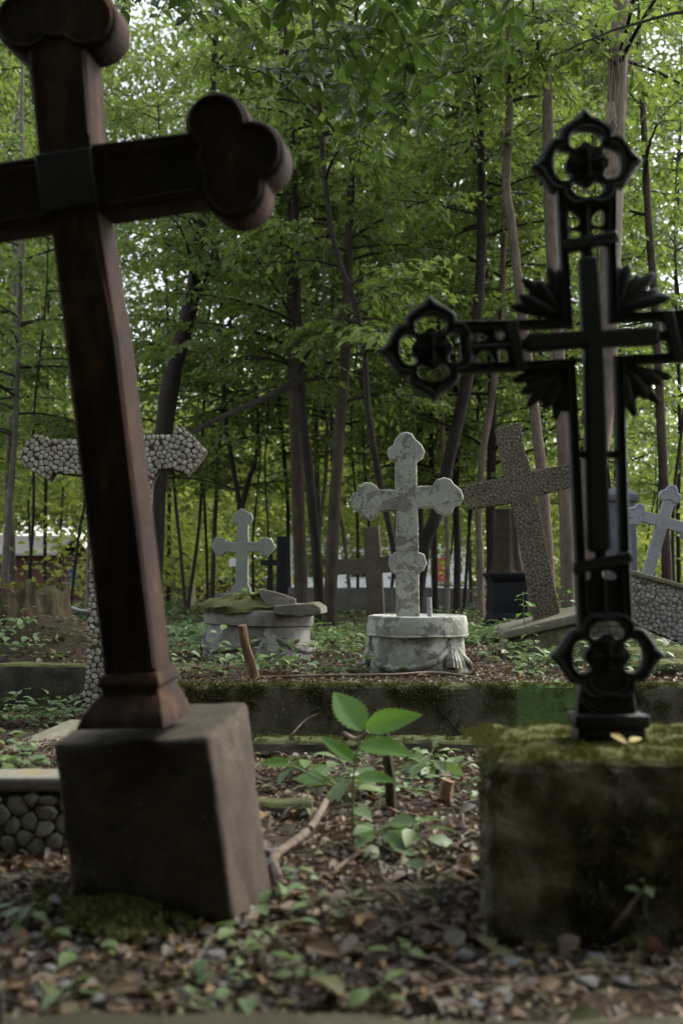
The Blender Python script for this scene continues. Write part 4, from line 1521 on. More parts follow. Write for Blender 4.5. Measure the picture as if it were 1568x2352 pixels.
p = at(1425, 1420, 9.6)
st = thing('stone_stele', 'blue-grey granite pillar with a pale cap seen through the ornate black cross', 'monument', (p.x, 9.6, HZ))
stack(st, 'x', [('base', -.05, .12, .2, .19), ('base', .121, .3, .165, .155), ('shaft', .301, 1.27, .135, .125), ('cap', 1.271, 1.34, .15, .15), ('cap', 1.341, 1.42, .14, .06)], MT['bluegran'], .008)
p = at(648, 1395, 14.5)
st = thing('stone_stele', 'dark upright gravestone in the far trees right of the small black cross', 'monument', (p.x, 14.5, HZ))
stack(st, 'x', [('base', -.05, .25, .16, .14), ('slab', .251, 1.15, .085, .075)], MT['granite'], .01)

# mosaic slab on the right and its rubble
slab('fallen grey pebble-mosaic slab with a pale rim behind the ornate black cross', [(1418, 1314), (1446, 1320), (1568, 1353), (1770, 1410), (1770, 1545), (1568, 1482), (1446, 1432), (1418, 1424)], 6.7, .16, -4, None, 'mosaic_slab', 'mortar_grey', 'stone slab', (.034, 'bit_grey', 5))
mslab = COL.objects['mosaic_slab']
f = Fr(sum(p_[0] for p_ in [(1418, 0), (1446, 0), (1568, 0), (1770, 0), (1770, 0), (1568, 0), (1446, 0), (1418, 0)]) / 8, 1545, 6.7, -4)
me = plate_mesh('rim', [jit(dens(strip(f.locs([(1416, 1308), (1446, 1316), (1568, 1349), (1772, 1406)]), .03), .03), .003, 20)], 0, .2, .006)
link('rim', me, MT['concrete'], mslab)

rub = [('mossy stone under the fallen mosaic slab, right edge', 1500, 1512, 6.1, .34, .12, .2), ('flat mossy stone just behind the right end of the low wall', 1560, 1540, 5.6, .3, .08, .18),
       ('low mossy boulder behind the ornate cross foot', 1425, 1520, 6.0, .22, .12, .16), ('small grey stone beside the slab under the leaning pebble cross', 1130, 1520, 6.3, .06, .05, .05)]


def rock(name, label, cat_, u, v, Y, sx, sz, sy, mat, group=None):
    p = at(u, v, Y)
    z = gz(p.x, Y)
    r = thing(name, label, cat_, (p.x, Y, z), random.uniform(-.5, .5), group)
    bm = bmesh.new()
    bmesh.ops.create_icosphere(bm, subdivisions=4 if sx > .1 else 3, radius=1)
    sd = random.uniform(0, 50)
    for vv in bm.verts:
        k = 1 + .28 * mnoise.noise(vv.co * 1.6 + Vector((sd, 0, 0))) + .1 * mnoise.noise(vv.co * 5 + Vector((sd, 3, 0)))
        c = vv.co * k
        c.z = min(max(c.z, -.5), .75)
        vv.co = Vector((c.x * sx, c.y * sy, c.z * sz + sz * .25))
    me = bpy.data.meshes.new('stone_body')
    bm.to_mesh(me)
    bm.free()
    me.shade_smooth()
    link('stone_body', me, MT[mat], r)
    return r


for lb, u, v, Y, sx, sz, sy in rub:
    rock('mossy_stone', lb, 'stone', u, v, Y, sx, sz, sy, 'mossblock')

# ------------------------------------------------------------------ walls and kerbs
def wallbox(name, label, cat_, x0, x1, y0, y1, z0, z1, mat, yaw=0.0, disp=.008, bevel=.018, sub=0, part=None, cap=None):
    cxm, cym = (x0 + x1) / 2, (y0 + y1) / 2
    r = thing(name, label, cat_, (cxm, cym, max(z0, 0)), yaw)
    r['kind'] = 'thing'
    n = max(2, int((x1 - x0) / .06))
    rings = []
    zz = max(z0, 0)
    for i in range(n + 1):
        x = x0 + (x1 - x0) * i / n - cxm
        hz_ = z1 - zz + .010 * mnoise.noise(Vector((x * 3, y0, 2.2)))
        wv = .008 * mnoise.noise(Vector((x * 2.2, y0, 7.7)))
        a, b, c0 = y0 - cym + wv, y1 - cym + wv, z0 - zz
        k = .015
        rings.append([(x, a, c0), (x, a - .003, c0 + (hz_ - c0) * .33), (x, a, c0 + (hz_ - c0) * .66), (x, a, hz_ - k), (x, a + k, hz_), (x, (a + b) / 2, hz_ + .003), (x, b - k, hz_), (x, b, hz_ - k), (x, b, c0)])
    mb = MB()
    mb.loft(rings)
    mb.build('masonry', MT[mat], r, True, 0, 1, disp, 13)
    return r


rw = wallbox('low_wall', 'low mossy concrete wall with a crack running across the middle of the photo', 'wall', -.86, 4.6, 4.93, 5.13, -.06, .278, 'wallgreen')
# crack and the patch of bright algae as real thin growth on the wall face
mb = MB()
rwc = rw.location
cp = [at(u, v, 4.92) - rwc for u, v in ((1003, 1622), (1012, 1640), (1030, 1655), (1048, 1678), (1066, 1706))]
mb.tube([(p_.x, p_.y - .002, p_.z) for p_ in cp], [.003, .004, .003, .0035, .002], 5)
mb.build('crack', MT['granite'], rw)
wallbox('low_wall', 'low grey concrete wall with a pale top edge at the left, under the rotten stump', 'wall', -4.6, -.9, 6.05, 6.2, -.06, .285, 'wall')
wallbox('low_wall', 'short return wall joining the two low walls behind the rusty cross plinth', 'wall', -.98, -.868, 4.93, 6.04, -.06, .272, 'wall')
wallbox('kerb', 'mossy concrete kerb at the foot of the low middle wall', 'kerb', -.4, 2.6, 4.62, 4.78, -.06, .06, 'wall')
wallbox('kerb', 'broken mossy kerb end beside the curved dead branch, right of the plinth', 'kerb', -.50, -.1, 3.42, 3.52, -.06, .045, 'wall')
kb = wallbox('kerb', 'pebble-faced kerb with a yellow lichened coping left of the plinth', 'kerb', -2.2, -.76, 2.93, 3.05, -.05, .185, 'mortar_grey')
pebbled(kb.children[0], [(-.72, -.02), (.715, -.02), (.715, .178), (-.72, .178)], -.062, .05, 'bit_kerb', 6)
MB().box(-.72, .722, -.07, .072, .186, .228).build('coping', MT['ochre'], kb, True, .01, 2, .003)
kp = gnd(0, 1735, .13); kq = gnd(130, 1680, .13)
dv_ = (kq - kp)
ks = thing('kerb', 'pale stone kerb strip slanting away at the left edge beyond the pebble kerb', 'kerb', kp + Vector((0, 0, 0)), math.atan2(dv_.y, dv_.x))
MB().box(-1.2, dv_.length + .3, -.045, .045, -.15, .01).build('masonry', MT['concrete'], ks, True, .012, 2, .004)
wallbox('kerb', 'blurred pale stone kerb along the very bottom of the photo', 'kerb', -2.4, 2.4, 1.35, 1.725, -.06, .074, 'brownstone', R(-.4))
ip = at(4, 2300, 1.70)
ir = thing('iron_bar', 'dark iron bar end in the bottom left corner', 'iron bar', (ip.x - .005, 1.70, .06))
MB().tube([(0, 0, -.05), (0, 0, .05), (.001, 0, .058)], [.009, .009, .005], 10).build('bar', MT['iron'], ir, True)

# far low wall, shed, crypt, fences
wallbox('stone_wall', 'far grey stone wall glimpsed behind the plain brown cross', 'wall', -1.2, 2.0, 15.6, 15.9, 0, .66, 'farwall', 0, .015)

p0 = at(-60, 1362, 30)
sh = thing('brick_shed', 'dark red brick shed with a pale roof behind the rotten stump', 'shed', (-8.2, 27, .2))
mb = MB().box(-5, 1.75, -1.5, 1.5, -.3, 1.2)
mb.build('wall', MT['redwall'], sh)
mb = MB()
for sg in (-1, 1):
    mb.loft([[(-5.2, sg * 1.8, 1.2), (1.0, sg * 1.8, 1.2), (1.0, sg * .001, 1.72), (-5.2, sg * .001, 1.72)], [(-5.2, sg * 1.8, 1.26), (1.0, sg * 1.8, 1.26), (1.0, sg * .001, 1.78), (-5.2, sg * .001, 1.78)]])
mb.build('roof', MT['roof'], sh)
MB().box(1.25, 1.5, -1.54, -1.505, .35, .9).build('board', MT['blue'], sh)
for x in (-3.2, -1.6):
    w = MB().box(x, x + .55, -1.56, -1.505, .35, 1.0).build('window', MT['stick'], sh)
    MB().box(x + .06, x + .49, -1.57, -1.562, .41, .94).build('pane', MT['glass'], w)

p = at(410, 1392, 19)
cr_ = thing('stone_crypt', 'olive-grey crypt wall with a paling in front, right of the rusty cross shaft', 'crypt', (p.x, 19.4, HZ))
MB().box(-.19, .19, -.2, .5, -.05, .92).build('wall', MT['crypt'], cr_, True, .01)
mb = MB()
mb.loft([[(-.24, -.25, .921), (.24, -.25, .921), (.24, .55, .921), (-.24, .55, .921)], [(-.02, -.2, 1.08), (.02, -.2, 1.08), (.02, .5, 1.08), (-.02, .5, 1.08)]])
mb.build('roof', MT['bluegran'], cr_)
pf = thing('picket_fence', 'grey paling of narrow pickets before the olive crypt wall', 'fence', (p.x, 19.0, HZ))
for i in range(9):
    x = -.2 + i * .05
    MB().loft([[(x - .014, -.01, -.05), (x + .014, -.01, -.05), (x + .014, .01, -.05), (x - .014, .01, -.05)], [(x - .014, -.01, .40), (x + .014, -.01, .40), (x + .014, .01, .40), (x - .014, .01, .40)], [(x - .002, -.01, .44), (x + .002, -.01, .44), (x + .002, .01, .44), (x - .002, .01, .44)]]).build('picket', MT['crypt'], pf)
MB().box(-.23, .23, .012, .03, .12, .15).box(-.23, .23, .012, .03, .3, .33).build('rail', MT['crypt'], pf)

rh = thing('brick_wall', 'dark red brick wall far behind the small grey cross', 'wall', (-3.2, 24, .2))
MB().box(-1.1, 1.3, -.1, .1, -.2, .55).build('masonry', MT['redwall'], rh)
MB().box(-1.15, 1.35, -.14, .14, .551, .6).build('coping', MT['bluegran'], rh)

p = at(538, 1292, 12.5)
sg = thing('sign', 'small white sign plate on a thin post beside the small grey cross', 'sign', (p.x - .01, 12.5, HZ))
MB().tube([(0, 0, -.05), (0, 0, p.z - HZ)], .008, 6).build('post', MT['fence'], sg)
MB().box(-.055, .055, -.015, -.009, p.z - HZ - .05, p.z - HZ + .05).build('plate', MT['sign'], sg, False, .002)

p = at(667, 1365, 18)
wp = thing('white_post', 'slim white post standing by the thick brown tree far back', 'post', (p.x, 18, HZ))
MB().tube([(0, 0, -.05), (0, 0, 1.3), (0, 0, 1.33)], [.03, .03, .01], 8).build('post', MT['sign'], wp, True)

fb = thing('far_building', 'pale low building with a red band glimpsed beyond the trees, behind the white cross', 'building', (2.2, 44, .2))
MB().box(-4.5, 3.2, -2, 2, -.3, 2.2).build('wall', MT['whitewall'], fb)
MB().box(-4.7, 3.4, -2.2, 2.2, 2.201, 2.4).build('roof', MT['roof'], fb)
MB().box(1.75, 2.35, -2.06, -2.01, .5, 1.5).build('red_panel', MT['redband'], fb)
for x in (-3.6, -1.8, .0):
    MB().box(x, x + .8, -2.05, -2.01, .7, 1.6).build('window', MT['glass'], fb)

# arched iron grave fence behind the stump
p0, p1 = at(138, 1470, 8.3), at(212, 1474, 8.3)
gf = thing('grave_fence', 'low dark iron grave fence of small arches beside the rotten stump', 'fence', (p0.x, 8.3, HZ))
w_ = p1.x - p0.x
mb = MB()
mb.box(-.03, w_, -.012, .012, .235, .25)
mb.build('top_rail', MT['fence'], gf)
for x0_ in np.arange(-.02, w_ + .2, .044):
    MB().tube([(x0_, 0, 0), (x0_, 0, .16), (x0_ + .008, 0, .2), (x0_ + .022, 0, .222), (x0_ + .036, 0, .2), (x0_ + .044, 0, .16)], .006, 6).build('arch', MT['fence'], gf, True)
mb = MB().tube([(-.04, 0, .258), (.02, 0, .282), (.1, 0, .288), (.16, 0, .27), (w_ + .1, 0, .255)], [.012, .018, .02, .014, .01], 8)
mb.build('bent_cap', MT['zinc'], gf, True)
# thin black railing near the tan tree with knots
p = at(1084, 1425, 12.6)
rl = thing('iron_railing', 'thin black iron railing left of the black granite pedestal', 'railing', (p.x, 12.6, HZ))
for x in (-.35, 0, .12, .24):
    MB().tube([(x, 0, -.05), (x, 0, .5)], .009, 6).build('post', MT['fence'], rl)
MB().box(-.36, .26, -.006, .006, .44, .455).build('rail', MT['fence'], rl)

# ------------------------------------------------------------------ rotten stump
sp = at(40, 1520, 7.2)
su = thing('tree_stump', 'wide rotten tree stump with ragged mossy top behind the left low wall', 'stump', (sp.x - .1, 7.3, HZ))
rings = []
NS = 64
for k, (r_, z) in enumerate(((.62, -.05), (.55, .06), (.46, .16), (.43, .28), (.41, .40), (.41, .47), (.37, .482), (.25, .46), (.08, .45))):
    ring = []
    for j in range(NS):
        a = 2 * math.pi * j / NS
        fl = 1 + (.10 * mnoise.noise(Vector((math.cos(a) * 5, math.sin(a) * 5, z * .8))) + .06 * mnoise.noise(Vector((math.cos(a) * 14, math.sin(a) * 14, z * 1.5)))) * (1 if k < 7 else .3)
        rz = (.11 * mnoise.noise(Vector((math.cos(a) * 3, math.sin(a) * 3, 4))) if 4 <= k <= 6 else 0) + (.02 * mnoise.noise(Vector((j * .9, k, 1))) if k in (5, 6) else 0)
        ring.append((r_ * fl * math.cos(a), r_ * fl * math.sin(a), z + rz))
    rings.append(ring)
MB().loft(rings).build('wood', MT['stump'], su, True, 0, 1, .012, 16)
for a, ln in ((-.5, .75), (.15, .6), (-1.5, .7), (-2.4, .6)):
    c, s = math.cos(a), math.sin(a)
    MB().tube([(c * .38, s * .38, .16), (c * .55, s * .55, .09), (c * (.4 + ln * .6), s * (.4 + ln * .6), .03), (c * (.4 + ln), s * (.4 + ln), -.05)], [.13, .11, .07, .03], 10, .3).build('root', MT['stump'], su, True)
# ------------------------------------------------------------------ stakes, sticks, roots
def stick(name, label, cat_, pts, rad, mat='stick', sides=9, wob=.25, part='wood'):
    b = Vector(pts[0])
    r = thing(name, label, cat_, b)
    Q = cr([tuple(Vector(p) - b) for p in pts], 6, False)
    n = len(Q)
    if not hasattr(rad, '__len__'):
        rad = (rad, rad * .7)
    MB().tube(Q, [rad[0] + (rad[1] - rad[0]) * i / (n - 1) for i in range(n)], sides, wob).build(part, MT[mat], r, True)
    return r


g1 = at(590, 1566, 5.25); g1.z = gz(g1.x, g1.y) - .03
stick('wooden_stake', 'broken reddish wooden stake leaning left in front of the round pedestal', 'stake', [g1, at(578, 1525, 5.25), at(563, 1480, 5.22), at(556, 1436, 5.2)], (.028, .023), 'stake', 12)
g2 = at(899, 1858, 3.5); g2.z = -.05
stick('wooden_stake', 'thin dark upright stake behind the bright green sapling', 'stake', [g2, at(897, 1790, 3.5), at(889, 1730, 3.5), at(883, 1680, 3.5)], (.02, .015), 'bark_brown', 10)
g3 = at(1022, 1840, 3.6); g3.z = -.04
stick('wooden_stake', 'short sawn-off wooden stub in the leaf litter right of the sapling', 'stake', [g3, at(1026, 1815, 3.6), at(1031, 1793, 3.6)], (.026, .024), 'stake', 10, .2)


def on(u, v, up=.012):
    p = gnd(u, v, 0.0)
    p.z = gz(p.x, p.y) + up
    return p


def onh(u, v, up=.012):
    p = gnd(u, v, HZ)
    p.z = gz(p.x, p.y) + up
    return p


stick('dead_branch', 'curved grey dead branch lying right of the plinth', 'branch', [on(748, 1880, .06), on(717, 1932, .05), on(678, 1960, .035), on(636, 1982, .03), on(631, 2000, .02), on(652, 2046, .012)], (.011, .016))
stick('dead_branch', 'thin dead branch lying along the top of the mossy middle wall', 'branch', [Vector((x, y, .295 + k)) for x, y, k in ((-.42, 5.16, .0), (-.1, 5.17, .01), (.25, 5.15, .016), (.48, 5.22, .02), (.68, 5.16, 0))], (.008, .007))
stick('dead_branch', 'thin pale twig leaning up against the middle wall', 'branch', [on(622, 1712, .01), at(665, 1690, 4.75), at(700, 1655, 4.85), at(733, 1638, 4.9)], (.005, .003))
stick('dead_branch', 'pinkish bare twig sticking out behind the top of the bright sapling', 'branch', [on(790, 1712, .05), at(820, 1698, 4.3), at(845, 1680, 4.2)], (.011, .009))
stick('dead_branch', 'pale straight stick in front of the pebble kerb at the left edge', 'branch', [on(30, 1990), on(70, 1955, .03), on(138, 1905, .06)], (.010, .008))
stick('dead_branch', 'thin stick leaning on the mossy block at the lower right', 'branch', [on(1390, 2165), at(1425, 2110, 2.2), at(1470, 2050, 2.22)], (.005, .004))
stick('dead_branch', 'knotted brown root lying at the right corner of the plinth', 'branch', [on(560, 2130), on(600, 2105, .02), on(640, 2110, .025), on(672, 2092, .02), on(700, 2110)], (.014, .009))
stick('dead_branch', 'pale fallen twig between the sapling and the curved dead branch', 'branch', [on(760, 2010), on(800, 1985, .02), on(860, 1955, .02)], (.007, .005))

# ------------------------------------------------------------------ plants
def plant(label, base, top, nw, lsz, mat, name='seedling', cat_='plant', spread=1.0, flat=.25, group=None, bare=.25, seed=0):
    """stem with whorls of leaves"""
    b = Vector(base)
    r = thing(name, label, cat_, b, 0, group)
    rng = np.random.default_rng(seed + int(abs(b.x) * 1000) + int(b.y * 100))
    t = Vector(top) - b
    sp_ = cr([(0, 0, -.03), tuple(t * .5 + Vector((rng.normal(0, .01), rng.normal(0, .01), 0))), tuple(t)], 5, False)
    mb = MB().tube(sp_, [.004 - .0025 * i / (len(sp_) - 1) for i in range(len(sp_))], 6)
    P, D, Nn, Ls = [], [], [], []
    a = rng.uniform(0, 6.28)
    for i in range(nw):
        q = bare + (1 - bare) * (i + 1) / nw
        c = t * q
        for s in (0, math.pi):
            a2 = a + s + rng.normal(0, .2)
            d = np.array([math.cos(a2), math.sin(a2), rng.normal(flat, .2) if i == nw - 1 else rng.normal(.05, .2)])
            d /= np.linalg.norm(d)
            l_ = lsz * rng.uniform(.75, 1.2)
            pet = l_ * .35 * spread
            p = np.array(c) + d * pet
            mb.tube([tuple(c), tuple(p)], .0016, 4)
            P.append(p); D.append(d + np.array([0, 0, -.15])); Nn.append(np.array([0, 0, 1]) + rng.normal(0, .3, 3)); Ls.append(l_)
        a += 1.45 + rng.normal(0, .2)
    mb.build('stem', MT['herb'], r, True)
    Ls = np.array(Ls)
    lv = leaves(np.array(P), np.array(D), np.array(Nn), Ls, Ls * .58, True)
    me = npmesh('foliage', *lv, True)
    link('foliage', me, MT[mat], r)
    return r


# bright sapling in the middle, leaf by leaf
Ys = 3.0
sb = at(812, 1940, Ys); sb.z = gz(sb.x, Ys)
sa = thing('sapling', 'bright green sapling with large pointed leaves in the centre of the photo', 'plant', sb)
Z5 = lambda x, y: (522.7 + x * .3889, 1524.5 + y * .3889)
st_ = [Vector((0, 0, -.03))] + [at(*Z5(u, v), Ys) - sb for u, v in ((738, 880), (742, 700), (762, 520), (792, 420), (806, 385))]
mb = MB().tube(cr([tuple(p) for p in st_], 5, False), [.005 - .003 * i / 25 for i in range(26)], 6)
lfs = [((792, 400), (628, 132), .055, .3, .62), ((812, 382), (1128, 282), -.03, .25, .52), ((778, 482), (1088, 500), -.06, .55, .5), ((748, 582), (545, 402), .03, .4, .4), ((752, 672), (985, 662), -.05, .55, .4),
       ((560, 690), (385, 655), .03, .5, .6), ((360, 590), (185, 572), .0, .5, .5)]


def big_leaf(b, t, nn, wr, mb):
    b, t = Vector(b), Vector(t)
    d = t - b
    Ln = d.length
    d.normalize()
    s = d.cross(Vector(nn)).normalized()
    n = s.cross(d)
    K = 22
    V, Fc = [], []
    for i in range(K + 1):
        q = i / K
        w = math.sin(math.pi * min(q ** .8, 1)) ** .85 * (1 - .25 * q) * Ln * wr * .5
        if 0 < i < K:
            w *= 1 + .09 * (1 if i % 2 else -1)
        dr = -.16 * Ln * q * q
        c = b + d * Ln * q + n * dr
        V += [c - s * w + n * (w * .25), c - s * w * .5 + n * (w * .16), c, c + s * w * .5 + n * (w * .16), c + s * w + n * (w * .25)]
    for i in range(K):
        for j in range(4):
            a = i * 5 + j
            Fc.append((a, a + 1, a + 6, a + 5))
    mb.add(V, Fc)


ml = MB()
for (bp2, tp2, dyy, up_, wr) in lfs:
    b_ = at(*Z5(*bp2), Ys) - sb
    t_ = at(*Z5(*tp2), Ys + dyy * 2) - sb
    ml = MB()
    big_leaf(b_, t_, (.1, -1 + up_ * .5, up_ + .35), wr * .95, ml)
    ml.build('leaf', MT['leaf_bright'], sa, True)
for a_, b2 in ((((748, 640)), (560, 690)), (((560, 690)), (360, 590))):
    mb.tube([at(*Z5(*a_), Ys) - sb, at(*Z5(*b2), Ys) - sb], .0025, 5)
mb.build('stem', MT['herb'], sa, True)

fl = fo.o + Vector((.005, -.12, -.0))
fl.z = .412
yl = thing('fallen_leaf', 'curled pale yellow fallen leaf on the mossy block before the ornate cross', 'leaf', fl)
MT['yellow_leaf'] = leaf_mat('yellow_leaf', [(.4, .32, .1), (.46, .36, .13)], (.4, .3, .08), .2, .6, .3, 9)
ml = MB()
big_leaf((-.03, .012, .018), (.006, -.02, .004), (.1, -.5, 1), .5, ml)
big_leaf((.006, -.02, .004), (.045, .01, .016), (-.1, -.5, 1), .45, ml)
ml.build('blade', MT['yellow_leaf'], yl, True)

PL = [  # label, base px (u,v), height of ground, top px, whorls, leaf, mat
    ('leafy plant with broad leaves between the stake and the rusty cross', (492, 1545), 'h', (505, 1455), 4, .065, 'herb'),
    ('bright narrow-leaved plant at the foot of the leaning pebble cross', (1205, 1440), 6.55, (1200, 1365), 4, .075, 'leaf_bright'),
    ('bright plant growing right behind the leaning pebble cross', (1300, 1430), 7.2, (1302, 1352), 4, .07, 'leaf_bright'),
    ('tall thin plant with drooping top leaves right of the white cross pedestal', (972, 1545), 'h', (974, 1432), 3, .07, 'herb'),
    ('plant with a round leaf in front of the leaning cross base block', (1212, 1560), 'h', (1218, 1440), 6, .05, 'herb'),
    ('small plant growing on top of the rotten stump mound', (36, 1490), 'h', (34, 1425), 3, .05, 'herb'),
    ('broad-leaved plant below the left round pedestal', (640, 1540), 'h', (650, 1480), 3, .07, 'herb'),
    ('plant with pale leaves left of the white cross pedestal', (800, 1530), 'h', (810, 1460), 4, .065, 'herb'),
    ('plant sprouting beside the dark tree left of the white cross', (745, 1500), 'h', (752, 1440), 4, .06, 'herb'),
    ('seedling growing out of the moss on the left round pedestal', (570, 1385), 6.6, (560, 1352), 2, .07, 'leaf_bright'),
    ('grey-green plant low behind the bright sapling, left side', (690, 1800), 'g', (700, 1735), 5, 0.106, 'herb'),
    ('grey-green plant spreading beneath the bright sapling', (800, 1850), 'g', (790, 1760), 6, 0.106, 'herb'),
    ('grey-green plant in front of the mossy kerb, right of the thin dark stake', (985, 1790), 'g', (990, 1730), 5, 0.100, 'herb'),
    ('broad grey-green herb in front of the bright sapling', (880, 1960), 'g', (870, 1895), 6, 0.088, 'herb'),
    ('second broad herb nearer the mossy block', (960, 1950), 'g', (950, 1890), 5, 0.088, 'herb'),
    ('scalloped grey-green leaf plant left of the mossy block foot', (1000, 2060), 'g', (1000, 2005), 2, .06, 'herb'),
    ('small plant at the foot of the mossy block', (1215, 2120), 'g', (1218, 2080), 2, .045, 'herb'),
    ('small plant growing on the right of the mossy block face', (1478, 2080), 2.2, (1478, 2030), 2, .04, 'herb'),
    ('dark round-leaved herb near the bottom left corner', (150, 2310), 'g', (160, 2262), 2, .055, 'herb'),
    ('blurred pale green herb at the bottom centre', (690, 2270), 'g', (690, 2220), 2, .05, 'herb'),
    ('blurred pale green herb right of the bottom centre', (880, 2320), 'g', (870, 2270), 2, .05, 'herb'),
    ('herb in the litter below the broad grey-green herbs', (915, 2220), 'g', (920, 2170), 2, .05, 'herb'),
    ('low leafy herb at the left end of the plinth foot', (70, 2130), 'g', (60, 2080), 3, .05, 'herb'),
    ('leafy herb right of the low wall behind the ornate cross foot', (1470, 1560), 'h', (1470, 1500), 3, .05, 'herb'),
]
for i, (lb, (u, v), g, (tu, tv), nw, ls, mt) in enumerate(PL):
    if g == 'h': b_ = onh(u, v, 0)
    elif g == 'g': b_ = on(u, v, 0)
    else: b_ = at(u, v, g)
    t_ = at(tu, tv, b_.y)
    plant(lb, b_, t_, nw, ls, mt, seed=i)

# ground cover, leaf litter, gravel, moss: stuff
def scatter(rng, n, x0, x1, y0, y1, pw=1.0):
    y = y0 + (y1 - y0) * rng.random(n) ** pw
    x = rng.uniform(x0, x1, n)
    return x, y


def blocked(x, y):
    if 4.9 < y < 5.16 and x > -.86: return True
    if 6.0 < y < 6.22 and x < -.86: return True
    if (x - .43) ** 2 + (y - 5.68) ** 2 < .08: return True
    if .33 < x < .95 and 2.25 < y < 2.79: return True
    return False


rng = np.random.default_rng(21)
P, D, Nn, Ls = [], [], [], []
for (n, x0, x1, y0, y1, pw) in ((24000, -1.6, 1.6, 1.5, 4.95, 1.2), (14000, -2.6, 2.9, 5.1, 8.5, 1.3), (5000, -5, 6, 8, 20, 1.2)):
    X, Y_ = scatter(rng, n, x0, x1, y0, y1, pw)
    for x, y in zip(X, Y_):
        if blocked(x, y) or mnoise.noise(Vector((x * 2.6, y * 2.6, 5))) + .7 * mnoise.noise(Vector((x * 8, y * 8, 2))) < rng.uniform(-.75, -.05): continue
        a = rng.uniform(0, 6.28)
        P.append((x, y, gz(x, y) + rng.uniform(.002, .022)))
        D.append((math.cos(a), math.sin(a), rng.normal(.1, .3)))
        Nn.append((rng.normal(0, .45), rng.normal(0, .45), 1))
        Ls.append((rng.uniform(.045, .085) if rng.random() < .07 else rng.uniform(.010, .042)) * (1 if y < 8 else 1.7))
# on the wall tops and the mossy block
for i in range(900):
    x, y = rng.uniform(-.8, 3), rng.uniform(4.95, 5.14)
    a = rng.uniform(0, 6.28)
    P.append((x, y, .287 + rng.uniform(0, .01))); D.append((math.cos(a), math.sin(a), rng.normal(.1, .25))); Nn.append((rng.normal(0, .4), rng.normal(0, .4), 1)); Ls.append(rng.uniform(.015, .04))
Ls = np.array(Ls)
lv = leaves(np.array(P), np.array(D), np.array(Nn), Ls, Ls * rng.uniform(.4, .75, len(Ls)), True, .3)
tag(link('leaf_litter', npmesh('leaf_litter', *lv), MT['dead']), 'brown dead leaves littering the ground', 'leaf litter', kind='stuff')

P, D, Nn, Ls = [], [], [], []
for (n, x0, x1, y0, y1) in ((1500, -2.6, 2.8, 5.35, 9.5), (130, -1.5, 1.5, 3.4, 4.6), (1000, -5, 6, 8, 18), (60, -1.3, 1.3, 1.8, 3.4)):
    for i in range(n):
        x, y = rng.uniform(x0, x1), rng.uniform(y0, y1)
        if blocked(x, y): continue
        if mnoise.noise(Vector((x * .9, y * .9, 8))) < -.1: continue
        h = rng.uniform(.03, .17) if y > 5 else rng.uniform(.02, .06)
        for j in range(rng.integers(5, 12)):
            a = rng.uniform(0, 6.28)
            rr_ = rng.uniform(.01, .09)
            l_ = rng.uniform(.028, .075) * (1 if y > 3.4 else .8) * (1 if y < 8 else 1.4)
            P.append((x + rr_ * math.cos(a), y + rr_ * math.sin(a), gz(x, y) + h * rng.uniform(.4, 1)))
            D.append((math.cos(a), math.sin(a), rng.normal(0, .25)))
            Nn.append((rng.normal(0, .3), rng.normal(0, .3), 1))
            Ls.append(l_)
Ls = np.array(Ls)
lv = leaves(np.array(P), np.array(D), np.array(Nn), Ls, Ls * .62, True, .15)
tag(link('ground_cover', npmesh('ground_cover', *lv, True), MT['herb']), 'low green herbs covering the plot between the graves', 'ground cover', kind='stuff')

# grey gravel between the leaves at the front
gp, gf_, n_ = [], [], 0
OCT = np.array([(1, 0, 0), (.4, .9, 0), (-.8, .7, 0), (-1, -.2, 0), (-.2, -1, 0), (.8, -.7, 0), (.1, .1, .7)])
OF = [(k, (k + 1) % 6, 6) for k in range(6)]
MT['gravel'] = m_stonebit('gravel_stone', [(.12, .115, .112), (.2, .195, .19), (.15, .142, .136), (.26, .25, .245)], (.08, .066, .05))
for i in range(750):
    y = 1.72 + 1.9 * rng.random() ** 1.6
    x = rng.uniform(-.36, .36) * y + .1
    if blocked(x, y) or mnoise.noise(Vector((x * 3, y * 3, 12))) < .02: continue
    q = rng.uniform(.004, .013)
    v_ = OCT * q * rng.uniform(.7, 1.2, (7, 3)) + np.array([x, y, gz(x, y) + .006])
    gp.append(v_); gf_.append(np.array(OF) + n_); n_ += 7
tag(link('gravel', npmesh('gravel', np.concatenate(gp), np.concatenate(gf_), True), MT['gravel']), 'small grey gravel mixed into the leaf litter at the front', 'gravel', kind='stuff')

# dead twigs among the litter
tp_ = []
for i in range(900):
    if i % 2: x, y = rng.uniform(-1.4, 1.4), rng.uniform(1.7, 4.6)
    else: x, y = rng.uniform(-2.2, 2.4), rng.uniform(5.25, 8.5)
    if blocked(x, y): continue
    a, l_ = rng.uniform(0, 6.28), rng.uniform(.04, .22)
    z = gz(x, y) + .012
    tp_.append([(x, y, z), (x + l_ * .5 * math.cos(a), y + l_ * .5 * math.sin(a), z + rng.uniform(0, .015)), (x + l_ * math.cos(a + rng.normal(0, .3)), y + l_ * math.sin(a), z)])
tp_ = np.array(tp_)
v_, f_ = tubes(tp_, np.repeat(rng.uniform(.0015, .004, (len(tp_), 1)), 3, 1), 5)
tag(link('fallen_twigs', npmesh('fallen_twigs', v_, f_, True), MT['stick']), 'small fallen twigs strewn in the leaf litter', 'twigs', kind='stuff')

